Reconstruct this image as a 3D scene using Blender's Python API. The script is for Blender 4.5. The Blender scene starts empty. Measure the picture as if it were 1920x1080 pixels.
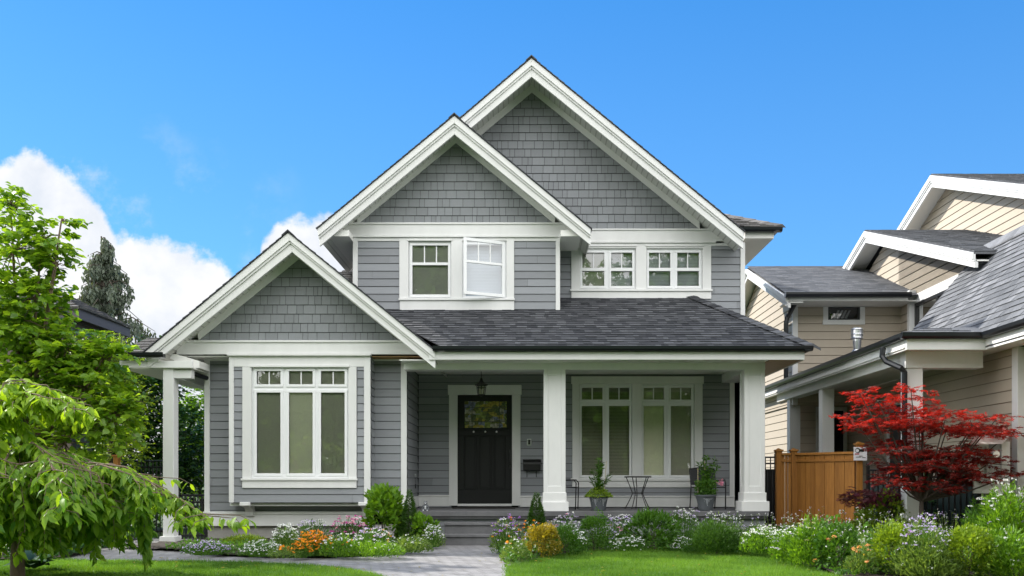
import bpy, math, random
import numpy as np
from mathutils import Vector
R = random.Random(7); NR = np.random.default_rng(11)
S = bpy.context.scene; COL = S.collection
# ------------------------------------------------------------------ camera
F = 1800.0; CX, CY, ZE = 985.0, 900.0, 1.04
cam = bpy.data.cameras.new('camera'); camo = bpy.data.objects.new('camera', cam); COL.objects.link(camo)
cam.sensor_width = 36; cam.lens = 36*F/1920; cam.shift_x = -(CX-960)/1920; cam.shift_y = (CY-540)/1920
cam.clip_end = 2000; cam.clip_start = .1
camo.location = (0, 0, ZE); camo.rotation_euler = (math.pi/2, 0, 0); S.camera = camo
def X(px, D): return (px-CX)*D/F
def Z(py, D): return ZE+(CY-py)*D/F
def P(px, py, D): return Vector((X(px, D), D, Z(py, D)))
# ------------------------------------------------------------------ sky and sun
SUN = Vector((-.74, .39, .60)).normalized()
el = math.asin(SUN.z); rot = math.atan2(SUN.x, SUN.y)
w = bpy.data.worlds.new("World"); S.world = w; w.use_nodes = True
nt = w.node_tree; nt.nodes.clear()
def N(t, **k):
    n = nt.nodes.new(t)
    for a, b in k.items(): setattr(n, a, b)
    return n
L = nt.links.new
def M(op, a, b=None, c=None):
    n = N('ShaderNodeMath', operation=op)
    for i, v in enumerate((a, b, c)):
        if v is None: continue
        if isinstance(v, (int, float)): n.inputs[i].default_value = v
        else: L(v, n.inputs[i])
    return n.outputs[0]
def MIX(f, a, b, bt='MIX'):
    n = N('ShaderNodeMix', data_type='RGBA', blend_type=bt)
    for s, v in ((n.inputs[0], f), (n.inputs[6], a), (n.inputs[7], b)):
        if isinstance(v, (int, float)): s.default_value = v
        elif isinstance(v, tuple): s.default_value = (*v, 1)
        else: L(v, s)
    return n.outputs[2]
sky = N('ShaderNodeTexSky', sky_type='NISHITA', sun_disc=False, sun_elevation=el, sun_rotation=rot, altitude=0, air_density=1.0, dust_density=.3, ozone_density=3.0)
tc = N('ShaderNodeTexCoord'); sp = N('ShaderNodeSeparateXYZ'); L(tc.outputs['Generated'], sp.inputs[0])
yy = M('MAXIMUM', sp.outputs[1], .05)
u = M('DIVIDE', sp.outputs[0], yy); v = M('DIVIDE', sp.outputs[2], yy)
cb = N('ShaderNodeCombineXYZ'); L(u, cb.inputs[0]); L(v, cb.inputs[1])
def noise(scale, det, rough, off=0):
    mp = N('ShaderNodeMapping'); L(cb.outputs[0], mp.inputs[0]); mp.inputs['Location'].default_value = (off, off*.7, 0)
    n = N('ShaderNodeTexNoise'); n.inputs['Scale'].default_value = scale; n.inputs['Detail'].default_value = det; n.inputs['Roughness'].default_value = rough
    L(mp.outputs[0], n.inputs['Vector']); return n.outputs['Fac']
fc = N('ShaderNodeFloatCurve'); cur = fc.mapping.curves[0]
def cpt(px, py): return ((px-CX)/F+.75, (CY-py)/F*2)
pts = [(0., .62), cpt(0, 305), cpt(45, 290), cpt(90, 318), cpt(150, 348), cpt(190, 392), cpt(215, 432), cpt(250, 430), cpt(300, 448), cpt(350, 480), cpt(430, 508), cpt(470, 545), cpt(492, 460), cpt(520, 420), cpt(560, 405), cpt(620, 400), cpt(680, 420), cpt(760, 560), cpt(900, 800), (1., 0.)]
cur.points[0].location = pts[0]; cur.points[1].location = pts[-1]
for p in pts[1:-1]: cur.points.new(*p)
for p_ in cur.points: p_.handle_type = 'VECTOR'
fc.mapping.update(); L(M('ADD', u, .75), fc.inputs['Value'])
T = M('MULTIPLY', fc.outputs[0], .5)
n1 = noise(13, 8, .62); n2 = noise(7, 7, .62, 3.3); n3 = noise(11, 6, .6, 7.7)
edge = M('ADD', M('SUBTRACT', T, v), M('MULTIPLY', M('SUBTRACT', n1, .5), .085))
mr = N('ShaderNodeMapRange', interpolation_type='SMOOTHSTEP'); L(edge, mr.inputs[0]); mr.inputs[1].default_value = -.006; mr.inputs[2].default_value = .009
wis = N('ShaderNodeMapRange', interpolation_type='SMOOTHSTEP'); L(n2, wis.inputs[0]); wis.inputs[1].default_value = .50; wis.inputs[2].default_value = .70; wis.inputs[4].default_value = .85
uf = N('ShaderNodeMapRange', interpolation_type='SMOOTHSTEP'); L(u, uf.inputs[0]); uf.inputs[1].default_value = -.36; uf.inputs[2].default_value = -.22; uf.inputs[3].default_value = 1; uf.inputs[4].default_value = 0
wm = M('MULTIPLY', wis.outputs[0], uf.outputs[0])
fade = N('ShaderNodeMapRange'); L(edge, fade.inputs[0]); fade.inputs[1].default_value = -.13; fade.inputs[2].default_value = -.0
wm = M('MULTIPLY', wm, fade.outputs[0])
mask = M('MULTIPLY', M('MAXIMUM', mr.outputs[0], wm), M('GREATER_THAN', sp.outputs[1], .05))
SKYT = (.42, .93, 1.27); CLOUD_W = (5.9, 5.95, 6.05); CLOUD_G = (4.6, 4.9, 5.4); CLOUD_FILL = (16.4, 16.4, 16.5)
cs = N('ShaderNodeMapRange'); L(n3, cs.inputs[0]); cs.inputs[1].default_value = .35; cs.inputs[2].default_value = .62
ccol = MIX(cs.outputs[0], CLOUD_G, CLOUD_W)
el_ = N('ShaderNodeMapRange'); L(sp.outputs[2], el_.inputs[0]); el_.inputs[1].default_value = .12; el_.inputs[2].default_value = .46
skyc = MIX(.6, MIX(1.0, sky.outputs[0], SKYT, 'MULTIPLY'), MIX(el_.outputs[0], (1.25, 3.05, 5.9), (.30, 1.85, 5.1)))
# unseen broken cloud added behind the camera as neutral fill light on the facade
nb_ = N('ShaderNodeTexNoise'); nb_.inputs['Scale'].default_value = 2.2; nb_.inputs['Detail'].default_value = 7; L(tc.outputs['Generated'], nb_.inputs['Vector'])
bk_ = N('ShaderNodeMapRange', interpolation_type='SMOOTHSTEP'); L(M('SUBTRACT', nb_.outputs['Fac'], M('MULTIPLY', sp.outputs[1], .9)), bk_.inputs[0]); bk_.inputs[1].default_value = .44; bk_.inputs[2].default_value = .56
allc = MIX(M('MULTIPLY', bk_.outputs[0], M('LESS_THAN', sp.outputs[1], .06)), MIX(mask, skyc, ccol), CLOUD_FILL)
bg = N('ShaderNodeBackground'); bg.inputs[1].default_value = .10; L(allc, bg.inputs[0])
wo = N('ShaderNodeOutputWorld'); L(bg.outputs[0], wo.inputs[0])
sl = bpy.data.lights.new('sun', 'SUN'); sl.energy = 3.9; sl.angle = math.radians(.6); sl.color = (1, .95, .86)
so = bpy.data.objects.new('sun', sl); COL.objects.link(so); so.rotation_euler = SUN.to_track_quat('Z', 'Y').to_euler(); so.location = (0, 0, 30)
S.view_settings.view_transform = 'Standard'; S.view_settings.look = 'None'; S.view_settings.exposure = .82; S.view_settings.gamma = 1
S.cycles.max_bounces = 7; S.cycles.transparent_max_bounces = 12; S.cycles.diffuse_bounces = 6
# ------------------------------------------------------------------ materials
MATS = {}
def material(name, col, rough=.6, amp=.0, spec=.4, bump=0, bscale=40, nz=0, nscale=6, metal=0, stretch=None, col2=None, vein=None):
    m = bpy.data.materials.new(name); m.use_nodes = True; t = m.node_tree; ns, lk = t.nodes, t.links.new
    b = ns['Principled BSDF']; b.inputs['Roughness'].default_value = rough; b.inputs['Metallic'].default_value = metal
    b.inputs['Specular IOR Level'].default_value = spec
    at = ns.new('ShaderNodeAttribute'); at.attribute_name = 'var'
    c2 = col2 if col2 else tuple(min(1, c*(1+amp)) for c in col); c1 = col if col2 else tuple(c*(1-amp) for c in col)
    mx = ns.new('ShaderNodeMix'); mx.data_type = 'RGBA'; mx.inputs[6].default_value = (*c1, 1); mx.inputs[7].default_value = (*c2, 1); lk(at.outputs['Fac'], mx.inputs[0])
    out = mx.outputs[2]
    co = ns.new('ShaderNodeTexCoord'); mp = ns.new('ShaderNodeMapping'); lk(co.outputs['Object'], mp.inputs[0])
    if stretch: mp.inputs['Scale'].default_value = stretch
    if nz:
        n = ns.new('ShaderNodeTexNoise'); n.inputs['Scale'].default_value = nscale; n.inputs['Detail'].default_value = 6; n.inputs['Roughness'].default_value = .65; lk(mp.outputs[0], n.inputs['Vector'])
        r = ns.new('ShaderNodeMapRange'); r.inputs[1].default_value = .25; r.inputs[2].default_value = .75; r.inputs[3].default_value = 1-nz; r.inputs[4].default_value = 1+nz; lk(n.outputs['Fac'], r.inputs[0])
        h = ns.new('ShaderNodeMix'); h.data_type = 'RGBA'; h.blend_type = 'MULTIPLY'; h.inputs[0].default_value = 1; lk(out, h.inputs[6]); lk(r.outputs[0], h.inputs[7]); out = h.outputs[2]
    lk(out, b.inputs['Base Color'])
    if bump:
        n = ns.new('ShaderNodeTexNoise'); n.inputs['Scale'].default_value = bscale; n.inputs['Detail'].default_value = 5; lk(mp.outputs[0], n.inputs['Vector'])
        bp = ns.new('ShaderNodeBump'); bp.inputs['Strength'].default_value = bump; bp.inputs['Distance'].default_value = .01; lk(n.outputs['Fac'], bp.inputs['Height']); lk(bp.outputs[0], b.inputs['Normal'])
    MATS[name] = m; return m
def leafmat(name, c1, c2, trans=.4, tcol=None, rough=.45, spec=.35):
    m = bpy.data.materials.new(name); m.use_nodes = True; t = m.node_tree; ns, lk = t.nodes, t.links.new
    b = ns['Principled BSDF']; b.inputs['Roughness'].default_value = rough; b.inputs['Specular IOR Level'].default_value = spec
    at = ns.new('ShaderNodeAttribute'); at.attribute_name = 'var'
    mx = ns.new('ShaderNodeMix'); mx.data_type = 'RGBA'; mx.inputs[6].default_value = (*c1, 1); mx.inputs[7].default_value = (*c2, 1); lk(at.outputs['Fac'], mx.inputs[0])
    lk(mx.outputs[2], b.inputs['Base Color'])
    tr = ns.new('ShaderNodeBsdfTranslucent'); tm = ns.new('ShaderNodeMix'); tm.data_type = 'RGBA'; tm.blend_type = 'MULTIPLY'; tm.inputs[0].default_value = 1
    tm.inputs[7].default_value = (*(tcol or (1.9, 1.7, .6)), 1); lk(mx.outputs[2], tm.inputs[6]); lk(tm.outputs[2], tr.inputs[0])
    ms = ns.new('ShaderNodeMixShader'); ms.inputs[0].default_value = trans; lk(b.outputs[0], ms.inputs[1]); lk(tr.outputs[0], ms.inputs[2])
    lk(ms.outputs[0], ns['Material Output'].inputs[0]); MATS[name] = m; return m
white = material('white_paint', (.71, .714, .705), .45, .0, .4, bump=.06, bscale=50, nz=.06, nscale=2.2, stretch=(1.6, 1.6, .5))
frame_w = material('window_white', (.80, .81, .82), .3)
soffw = material('soffit_white', (.76, .76, .73), .5)
grey = material('grey_siding', (.240, .253, .270), .55, .12, .35, bump=.05, bscale=90, nz=.05, nscale=4, stretch=(1, 1, 6))
greysh = material('grey_shingle', (.224, .238, .250), .6, .09, .3, bump=.08, bscale=70, nz=.06, nscale=9, stretch=(5, 5, 1))
greybk = material('grey_shadow_backing', (.05, .053, .058), .8)  # dark colour stands for the lap shadow seen through the open slots
tan = material('tan_siding', (.465, .405, .325), .6, .03, .3, bump=.05, bscale=90, nz=.03)
tanbk = material('tan_shadow_backing', (.27, .225, .17), .8)  # darker than the boards, paints the shade line under each lap
roofm = material('roof_shingle', (.036, .038, .043), .95, .0, .1, col2=(.12, .124, .134), bump=.5, bscale=160, nz=.25, nscale=90)
roofn = material('roof_shingle_grey', (.10, .105, .115), .95, .0, .1, col2=(.20, .206, .222), bump=.3, bscale=160, nz=.3, nscale=45)
roofb = material('roof_shake', (.09, .085, .082), .9, .0, .2, col2=(.22, .212, .21), bump=.5, bscale=60, nz=.3, nscale=30)
gutt = material('black_gutter', (.012, .014, .018), .3, spec=.5)
concrete = material('concrete', (.33, .32, .30), .9, bump=.3, bscale=40, nz=.15, nscale=5)
porchm = material('porch_stone', (.125, .125, .13), .7, .06, .3, bump=.2, bscale=40, nz=.22, nscale=5)
cedar = material('cedar', (.27, .112, .022), .6, .0, .3, col2=(.37, .160, .032), bump=.15, bscale=12, nz=.28, nscale=5, stretch=(9, 9, .7))
cedards = material('cedar_soffit', (.34, .20, .09), .6, .1, nz=.2, nscale=5, stretch=(1, 8, 1))
doorm = material('door_black', (.010, .011, .011), .5, spec=.3)
black = material('black_metal', (.012, .012, .013), .4, spec=.5)
darkgr = material('dark_green_panel', (.012, .03, .03), .5)
shade = material('roller_shade', (.84, .84, .72), .8)
shade2 = material('grey_shade', (.50, .50, .44), .8)
slatm = material('blind_slat', (.62, .65, .68), .6)
slatd = material('dark_slat', (.42, .42, .36), .6)
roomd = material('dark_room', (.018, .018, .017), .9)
steel = material('steel', (.62, .63, .64), .3, metal=1)
stone = material('grey_rock', (.30, .30, .28), .9, bump=.6, bscale=14, nz=.2, nscale=8)
soil = material('soil', (.035, .026, .02), .95, bump=.8, bscale=30, nz=.4, nscale=14)
potm = material('pot_grey', (.085, .095, .105), .5, nz=.15, nscale=12, bump=.1, bscale=30)
potd = material('pot_relief', (.33, .35, .37), .6)
bark = material('bark', (.16, .115, .08), .9, bump=.7, bscale=25, nz=.3, nscale=12, stretch=(3, 3, .8))
barkd = material('bark_dark', (.07, .055, .045), .9, bump=.6, bscale=25, nz=.3, nscale=12)
cane = material('cane', (.5, .42, .26), .7)
figm = material('figurine_grey', (.10, .11, .12), .5, nz=.5, nscale=40)
figl = material('figurine_light', (.55, .57, .58), .5)
signw = material('sign_white', (.78, .76, .80), .5)
signr = material('sign_red', (.45, .03, .07), .5)
metg = material('meter_grey', (.33, .34, .37), .5)
whglobe = material('globe_white', (.8, .8, .8), .3)
matm = material('door_mat', (.03, .027, .025), .95, bump=.6, bscale=120)
def glassmat(name, refl, tint=(1, 1, 1), rough=.0, bumpy=.0, bsc=6):
    m = bpy.data.materials.new(name); m.use_nodes = True; t = m.node_tree; ns, lk = t.nodes, t.links.new
    ns.remove(ns['Principled BSDF']); g = ns.new('ShaderNodeBsdfGlossy'); g.inputs['Roughness'].default_value = rough
    tr = ns.new('ShaderNodeBsdfTransparent'); tr.inputs[0].default_value = (*tint, 1)
    fr = ns.new('ShaderNodeFresnel'); fr.inputs[0].default_value = 1.5
    mm = ns.new('ShaderNodeMath'); mm.operation = 'ADD'; mm.use_clamp = True; mm.inputs[1].default_value = refl; lk(fr.outputs[0], mm.inputs[0])
    ms = ns.new('ShaderNodeMixShader'); lk(mm.outputs[0], ms.inputs[0]); lk(tr.outputs[0], ms.inputs[1]); lk(g.outputs[0], ms.inputs[2]); lk(ms.outputs[0], ns['Material Output'].inputs[0])
    if bumpy:
        co = ns.new('ShaderNodeTexCoord'); n = ns.new('ShaderNodeTexNoise'); n.inputs['Scale'].default_value = bsc; lk(co.outputs['Object'], n.inputs['Vector'])
        bp = ns.new('ShaderNodeBump'); bp.inputs['Strength'].default_value = bumpy; bp.inputs['Distance'].default_value = .01; lk(n.outputs['Fac'], bp.inputs['Height']); lk(bp.outputs[0], g.inputs['Normal'])
    MATS[name] = m; return m
glass = glassmat('window_glass', .10, (.82, .84, .80), bumpy=.05)
glassp = glassmat('porch_glass', .10, (.95, .95, .90), bumpy=.05)
glassu = glassmat('upper_glass', .12, (.85, .87, .88), bumpy=.05)
glassl = glassmat('lantern_glass', .06, (.9, .9, .8))
# leaded glass of the door: coloured cells
def leaded():
    m = bpy.data.materials.new('leaded_glass'); m.use_nodes = True; t = m.node_tree; ns, lk = t.nodes, t.links.new
    b = ns['Principled BSDF']; b.inputs['Roughness'].default_value = .12; b.inputs['Specular IOR Level'].default_value = .7
    co = ns.new('ShaderNodeTexCoord'); br = ns.new('ShaderNodeTexVoronoi'); br.distance = 'CHEBYCHEV'; br.inputs['Scale'].default_value = 11; mp = ns.new('ShaderNodeMapping'); mp.inputs['Scale'].default_value = (1, 1, 1.4)
    lk(co.outputs['Object'], mp.inputs[0]); lk(mp.outputs[0], br.inputs['Vector'])
    sx = ns.new('ShaderNodeSeparateColor'); lk(br.outputs['Color'], sx.inputs[0])
    cr = ns.new('ShaderNodeValToRGB'); e = cr.color_ramp; e.interpolation = 'CONSTANT'; e.elements[0].color = (.10, .11, .02, 1); e.elements[1].position = .2; e.elements[1].color = (.34, .27, .03, 1)
    for p, c in ((.4, (.16, .17, .26, 1)), (.55, (.33, .30, .24, 1)), (.7, (.20, .24, .05, 1)), (.85, (.07, .09, .03, 1))):
        x = e.elements.new(p); x.color = c
    lk(sx.outputs[0], cr.inputs[0])
    bp = ns.new('ShaderNodeBump'); bp.inputs['Strength'].default_value = .5; bp.inputs['Distance'].default_value = .01
    n = ns.new('ShaderNodeTexNoise'); n.inputs['Scale'].default_value = 60; lk(co.outputs['Object'], n.inputs['Vector']); lk(n.outputs['Fac'], bp.inputs['Height']); lk(bp.outputs[0], b.inputs['Normal'])
    mul = ns.new('ShaderNodeMix'); mul.data_type = 'RGBA'; mul.blend_type = 'MULTIPLY'; mul.inputs[0].default_value = .8
    r = ns.new('ShaderNodeMapRange'); r.inputs[1].default_value = .35; r.inputs[2].default_value = .65; r.inputs[3].default_value = .4; r.inputs[4].default_value = 1.5
    n4 = ns.new('ShaderNodeTexNoise'); n4.inputs['Scale'].default_value = 22; lk(co.outputs['Object'], n4.inputs['Vector']); lk(n4.outputs['Fac'], r.inputs[0])
    lk(cr.outputs[0], mul.inputs[6]); lk(r.outputs[0], mul.inputs[7]); lk(mul.outputs[2], b.inputs['Base Color']); return m
leadm = leaded()
def pavers():
    m = bpy.data.materials.new('pavers'); m.use_nodes = True; t = m.node_tree; ns, lk = t.nodes, t.links.new
    b = ns['Principled BSDF']; b.inputs['Roughness'].default_value = .85
    co = ns.new('ShaderNodeTexCoord'); mp = ns.new('ShaderNodeMapping'); mp.inputs['Rotation'].default_value = (0, 0, .6); lk(co.outputs['Object'], mp.inputs[0])
    br = ns.new('ShaderNodeTexBrick'); br.inputs['Scale'].default_value = 1; br.inputs['Brick Width'].default_value = .22; br.inputs['Row Height'].default_value = .11; br.inputs['Mortar Size'].default_value = .008; br.inputs['Bias'].default_value = -.2
    br.inputs['Color1'].default_value = (.215, .21, .215, 1); br.inputs['Color2'].default_value = (.31, .305, .305, 1); br.inputs['Mortar'].default_value = (.09, .085, .08, 1); lk(mp.outputs[0], br.inputs['Vector'])
    n = ns.new('ShaderNodeTexNoise'); n.inputs['Scale'].default_value = 3; n.inputs['Detail'].default_value = 8; n.inputs['Roughness'].default_value = .7; lk(co.outputs['Object'], n.inputs['Vector'])
    r = ns.new('ShaderNodeMapRange'); r.inputs[1].default_value = .3; r.inputs[2].default_value = .7; r.inputs[3].default_value = .8; r.inputs[4].default_value = 1.12; lk(n.outputs['Fac'], r.inputs[0])
    h = ns.new('ShaderNodeMix'); h.data_type = 'RGBA'; h.blend_type = 'MULTIPLY'; h.inputs[0].default_value = 1; lk(br.outputs[0], h.inputs[6]); lk(r.outputs[0], h.inputs[7]); lk(h.outputs[2], b.inputs['Base Color'])
    bp = ns.new('ShaderNodeBump'); bp.inputs['Strength'].default_value = .6; bp.inputs['Distance'].default_value = .006; bp.invert = True; lk(br.outputs['Fac'], bp.inputs['Height']); lk(bp.outputs[0], b.inputs['Normal']); return m
pavm = pavers()
# ------------------------------------------------------------------ builders
def root_loc(o):
    l = Vector((0, 0, 0))
    while o is not None: l += Vector(o.location); o = o.parent
    return l
def finish(name, me, parent, label, bevel=0, kind=None):
    o = bpy.data.objects.new(name, me); COL.objects.link(o)
    if parent: o.parent = parent
    if label: o['label'] = label
    if kind: o['kind'] = kind
    if bevel:
        b = o.modifiers.new('bevel', 'BEVEL'); b.width = bevel; b.segments = 1; b.limit_method = 'ANGLE'
    return o
def tag(o, label=None, cat=None, group=None, kind=None):
    for k, v_ in (('label', label), ('category', cat), ('group', group), ('kind', kind)):
        if v_: o[k] = v_
    return o
def thing(name, label, cat, loc=(0, 0, 0), group=None):
    o = bpy.data.objects.new(name, None); COL.objects.link(o); o.location = loc; o.empty_display_size = .1
    return tag(o, label, cat, group)
class MB:
    def __init__(s): s.v = []; s.f = []; s.a = []; s.m = []
    def face(s, pts, var=.5, mi=0):
        k = len(s.v); s.v += [tuple(p) for p in pts]; s.f.append(tuple(range(k, k+len(pts)))); s.a.append(var); s.m.append(mi)
    def mesh(s, vs, fs, var=.5, mi=0):
        k = len(s.v); s.v += [tuple(p) for p in vs]
        for f in fs: s.f.append(tuple(i+k for i in f)); s.a.append(var); s.m.append(mi)
    def prism(s, pts, vec, var=.5, mi=0):
        n = len(pts); vec = Vector(vec); a = [Vector(p) for p in pts]; b = [p+vec for p in a]
        s.mesh(a+b, [tuple(range(n))[::-1], tuple(range(n, 2*n))]+[(i, (i+1) % n, n+(i+1) % n, n+i) for i in range(n)], var, mi)
    def box(s, x0, x1, y0, y1, z0, z1, var=.5, mi=0):
        s.prism([(x0, y0, z0), (x1, y0, z0), (x1, y0, z1), (x0, y0, z1)], (0, y1-y0, 0), var, mi)
    def fbox(s, a, b, t, c, D, th=.05, proud=0, var=.5, mi=0):
        "front-facing board given by its picture rectangle (a..b, t..c) on the plane at depth D"
        s.box(X(a, D), X(b, D), D-proud, D-proud+th, Z(c, D), Z(t, D), var, mi)
    def cyl(s, p0, p1, r0, r1=None, n=8, var=.5, mi=0): s.tube([p0, p1], [r0, r0 if r1 is None else r1], n, var, mi)
    def tube(s, pts, r, n=6, var=.5, mi=0):
        pts = [Vector(p) for p in pts]
        if isinstance(r, (int, float)): r = [r]*len(pts)
        k = len(s.v); d = None
        for i, p in enumerate(pts):
            t = (pts[min(i+1, len(pts)-1)]-pts[max(i-1, 0)])
            if t.length < 1e-6: t = Vector((0, 0, 1))
            t.normalize()
            a = t.cross(Vector((0, 1, 0)) if abs(t.y) < .9 else Vector((1, 0, 0))).normalized(); b = t.cross(a)
            for j in range(n):
                q = 2*math.pi*j/n; s.v.append(tuple(p+(a*math.cos(q)+b*math.sin(q))*r[i]))
        for i in range(len(pts)-1):
            for j in range(n):
                s.f.append((k+i*n+j, k+i*n+(j+1) % n, k+(i+1)*n+(j+1) % n, k+(i+1)*n+j)); s.a.append(var); s.m.append(mi)
        for e in (0, len(pts)-1):
            s.f.append(tuple(k+e*n+j for j in range(n))); s.a.append(var); s.m.append(mi)
    def lathe(s, c, prof, n=20, var=.5, mi=0, sx=1, sy=1):
        k = len(s.v)
        for r_, z_ in prof:
            for j in range(n):
                q = 2*math.pi*j/n; s.v.append((c[0]+r_*sx*math.cos(q), c[1]+r_*sy*math.sin(q), c[2]+z_))
        for i in range(len(prof)-1):
            for j in range(n):
                s.f.append((k+i*n+j, k+i*n+(j+1) % n, k+(i+1)*n+(j+1) % n, k+(i+1)*n+j)); s.a.append(var); s.m.append(mi)
    def ball(s, c, rx, ry, rz, n=12, var=.5, mi=0):
        k = len(s.v); m_ = n//2
        for i in range(m_+1):
            t = math.pi*i/m_
            for j in range(n):
                q = 2*math.pi*j/n; s.v.append((c[0]+rx*math.sin(t)*math.cos(q), c[1]+ry*math.sin(t)*math.sin(q), c[2]+rz*math.cos(t)))
        for i in range(m_):
            for j in range(n):
                s.f.append((k+i*n+j, k+i*n+(j+1) % n, k+(i+1)*n+(j+1) % n, k+(i+1)*n+j)); s.a.append(var); s.m.append(mi)
    def build(s, name, mats, parent=None, label=None, bevel=0, kind=None, smooth=False):
        me = bpy.data.meshes.new(name); off = root_loc(parent) if parent else Vector((0, 0, 0))
        me.from_pydata([(p[0]-off.x, p[1]-off.y, p[2]-off.z) for p in s.v], [], s.f)
        if not isinstance(mats, (list, tuple)): mats = [mats]
        for m_ in mats: me.materials.append(m_)
        at = me.attributes.new('var', 'FLOAT', 'FACE'); at.data.foreach_set('value', s.a); me.polygons.foreach_set('material_index', s.m)
        if smooth: me.polygons.foreach_set('use_smooth', [True]*len(s.f))
        me.update(); return finish(name, me, parent, label, bevel, kind)
def clip(poly, u0, u1, v0, v1):
    for ax, lim, sg in ((0, u0, 1), (0, u1, -1), (1, v0, 1), (1, v1, -1)):
        out = []
        for i in range(len(poly)):
            a, b = poly[i], poly[(i+1) % len(poly)]; da, db = sg*(a[ax]-lim), sg*(b[ax]-lim)
            if da >= 0: out.append(a)
            if (da >= 0) != (db >= 0):
                t = da/(da-db); out.append((a[0]+t*(b[0]-a[0]), a[1]+t*(b[1]-a[1])))
        poly = out
        if len(poly) < 3: return []
    return poly
def clad(mb, poly, O, U, V, Nn, course, t, widths=None, v0=0.0, gap=.004, tabs=0, mi=0, low=.003, off0=0.0, slot=0.0):
    "courses of overlapping boards or shingles on a convex polygon given in (u, v)"
    O, U, V, Nn = Vector(O), Vector(U), Vector(V), Vector(Nn)
    us = [p[0] for p in poly]; vs = [p[1] for p in poly]; k0 = math.floor((min(vs)-v0)/course); k1 = math.ceil((max(vs)-v0)/course)
    for k in range(k0, k1):
        a = v0+k*course; b = a+course
        if widths: 
            cuts = []; q = min(us)-R.uniform(0, widths[1])
            while q < max(us): cuts.append(q); q += R.uniform(*widths)
            cuts.append(q)
        else: cuts = [min(us)-.01, max(us)+.01]
        for i in range(len(cuts)-1):
            g = gap/2 if widths else 0
            c = clip(poly, cuts[i]+g, cuts[i+1]-g, a+slot, b)
            if not c: continue
            tt = t+(tabs if tabs and R.random() < .5 else 0); var = R.random()
            if tabs: var = (.25+.75*var if tt > t else .5*var)
            def q3(p, e=None): return O+U*p[0]+V*p[1]+Nn*((off0+low+tt*(1-(p[1]-a)/course)) if e is None else e)
            mb.face([q3(p) for p in c], var, mi)
            for j in range(len(c)):
                p, r_ = c[j], c[(j+1) % len(c)]
                if abs(p[1]-a-slot) < 1e-5 and abs(r_[1]-a-slot) < 1e-5: mb.face([q3(p), q3(r_), q3(r_, off0), q3(p, off0)], var*.8, mi)
                elif widths and abs(p[0]-r_[0]) < 1e-5: mb.face([q3(p), q3(r_), q3(r_, off0), q3(p, off0)], var, mi)
def cells(outer, holes):
    a, b, t, c = outer; xs = sorted({a, b, *[h[0] for h in holes], *[h[1] for h in holes]}); ys = sorted({t, c, *[h[2] for h in holes], *[h[3] for h in holes]})
    xs = [q for q in xs if a <= q <= b]; ys = [q for q in ys if t <= q <= c]; out = []
    for j in range(len(ys)-1):
        run = None
        for i in range(len(xs)-1):
            mx_, my_ = (xs[i]+xs[i+1])/2, (ys[j]+ys[j+1])/2
            if any(h[0] < mx_ < h[1] and h[2] < my_ < h[3] for h in holes):
                if run: out.append((*run, ys[j], ys[j+1])); run = None
            else: run = (run[0], xs[i+1]) if run else (xs[i], xs[i+1])
        if run: out.append((*run, ys[j], ys[j+1]))
    return out
UX, VZ, NF = (1, 0, 0), (0, 0, 1), (0, -1, 0)
def panel(mb, outer, holes, D, course=.138, t=.014, back=None, w_=(1.4, 3.4)):
    for a, b, tp, c in cells(outer, holes):
        x0, x1, z0, z1 = X(a, D), X(b, D), Z(c, D), Z(tp, D)
        clad(mb, [(x0, z0), (x1, z0), (x1, z1), (x0, z1)], (0, D, 0), UX, VZ, NF, course, t, v0=.52, widths=w_, gap=.003, slot=.009)
        mb.box(x0, x1, D+.001, D+.03, z0, z1, mi=1)
def sidewall(mb, Xw, D0, D1, z0, z1, sgn, course=.138, t=.014, v0=.52):
    clad(mb, [(D0, z0), (D1, z0), (D1, z1), (D0, z1)], (Xw, 0, 0), (0, 1, 0), VZ, (sgn, 0, 0), course, t, v0=v0, slot=.009)
    mb.box(min(Xw, Xw-sgn*.04), max(Xw, Xw-sgn*.04), D0, D1, z0, z1, mi=1)
# ================================================================== THE GREY HOUSE
house = thing('house', 'two storey grey craftsman house with white trim and three gables behind the flower beds', 'house', (-.5, 18, 0))
sid = MB()
panel(sid, (392, 755, 675, 962), [(432, 694, 600, 948)], 16.4)                      # main wall of the bay
panel(sid, (437, 684, 668, 943), [(455, 670, 600, 914)], 16.05)                     # box window
clad(sid, [(16.05, Z(943, 16.05)), (16.4, Z(943, 16.05)), (16.4, Z(672, 16.05)), (16.05, Z(672, 16.05))], (X(695, 16.05), 0, 0), (0, 1, 0), VZ, (1, 0, 0), .138, .014, v0=.52, slot=.009)
sidewall(sid, X(763, 16.4), 16.42, 18, .52, 3.06, 1)
sidewall(sid, X(386, 16.4), 16.42, 25, .3, 3.1, -1)
panel(sid, (785, 1370, 696, 951), [(846, 972, 724, 960), (1074, 1316, 708, 912)], 18)
panel(sid, (668, 1046, 450, 590), [(752, 962, 440, 582)], 17.3)
panel(sid, (1040, 1390, 456, 640), [(1075, 1330, 440, 558)], 18)
sidewall(sid, X(1396, 18)-.01, 18.02, 21.1, .4, 5.5, 1)
sidewall(sid, X(662, 17.3)+.01, 17.32, 25, 3.2, 5.4, -1)
sidewall(sid, X(1050, 17.3)-.01, 17.32, 18, 3.9, 5.4, 1)
sid.build('siding', [grey, greybk], house)
gs = MB()
def tri(Dw, ap, bl, br):
    pts_ = [(X(p[0], Dw), Z(p[1], Dw)) for p in (ap, bl, br)]
    clad(gs, pts_, (0, Dw, 0), UX, VZ, NF, .153, .015, widths=(.07, .24), v0=Z(bl[1], Dw), gap=.007, slot=.008)
    gs.prism([(p[0], Dw+.002, p[1]) for p in pts_], (0, .05, 0), mi=1)
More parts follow.
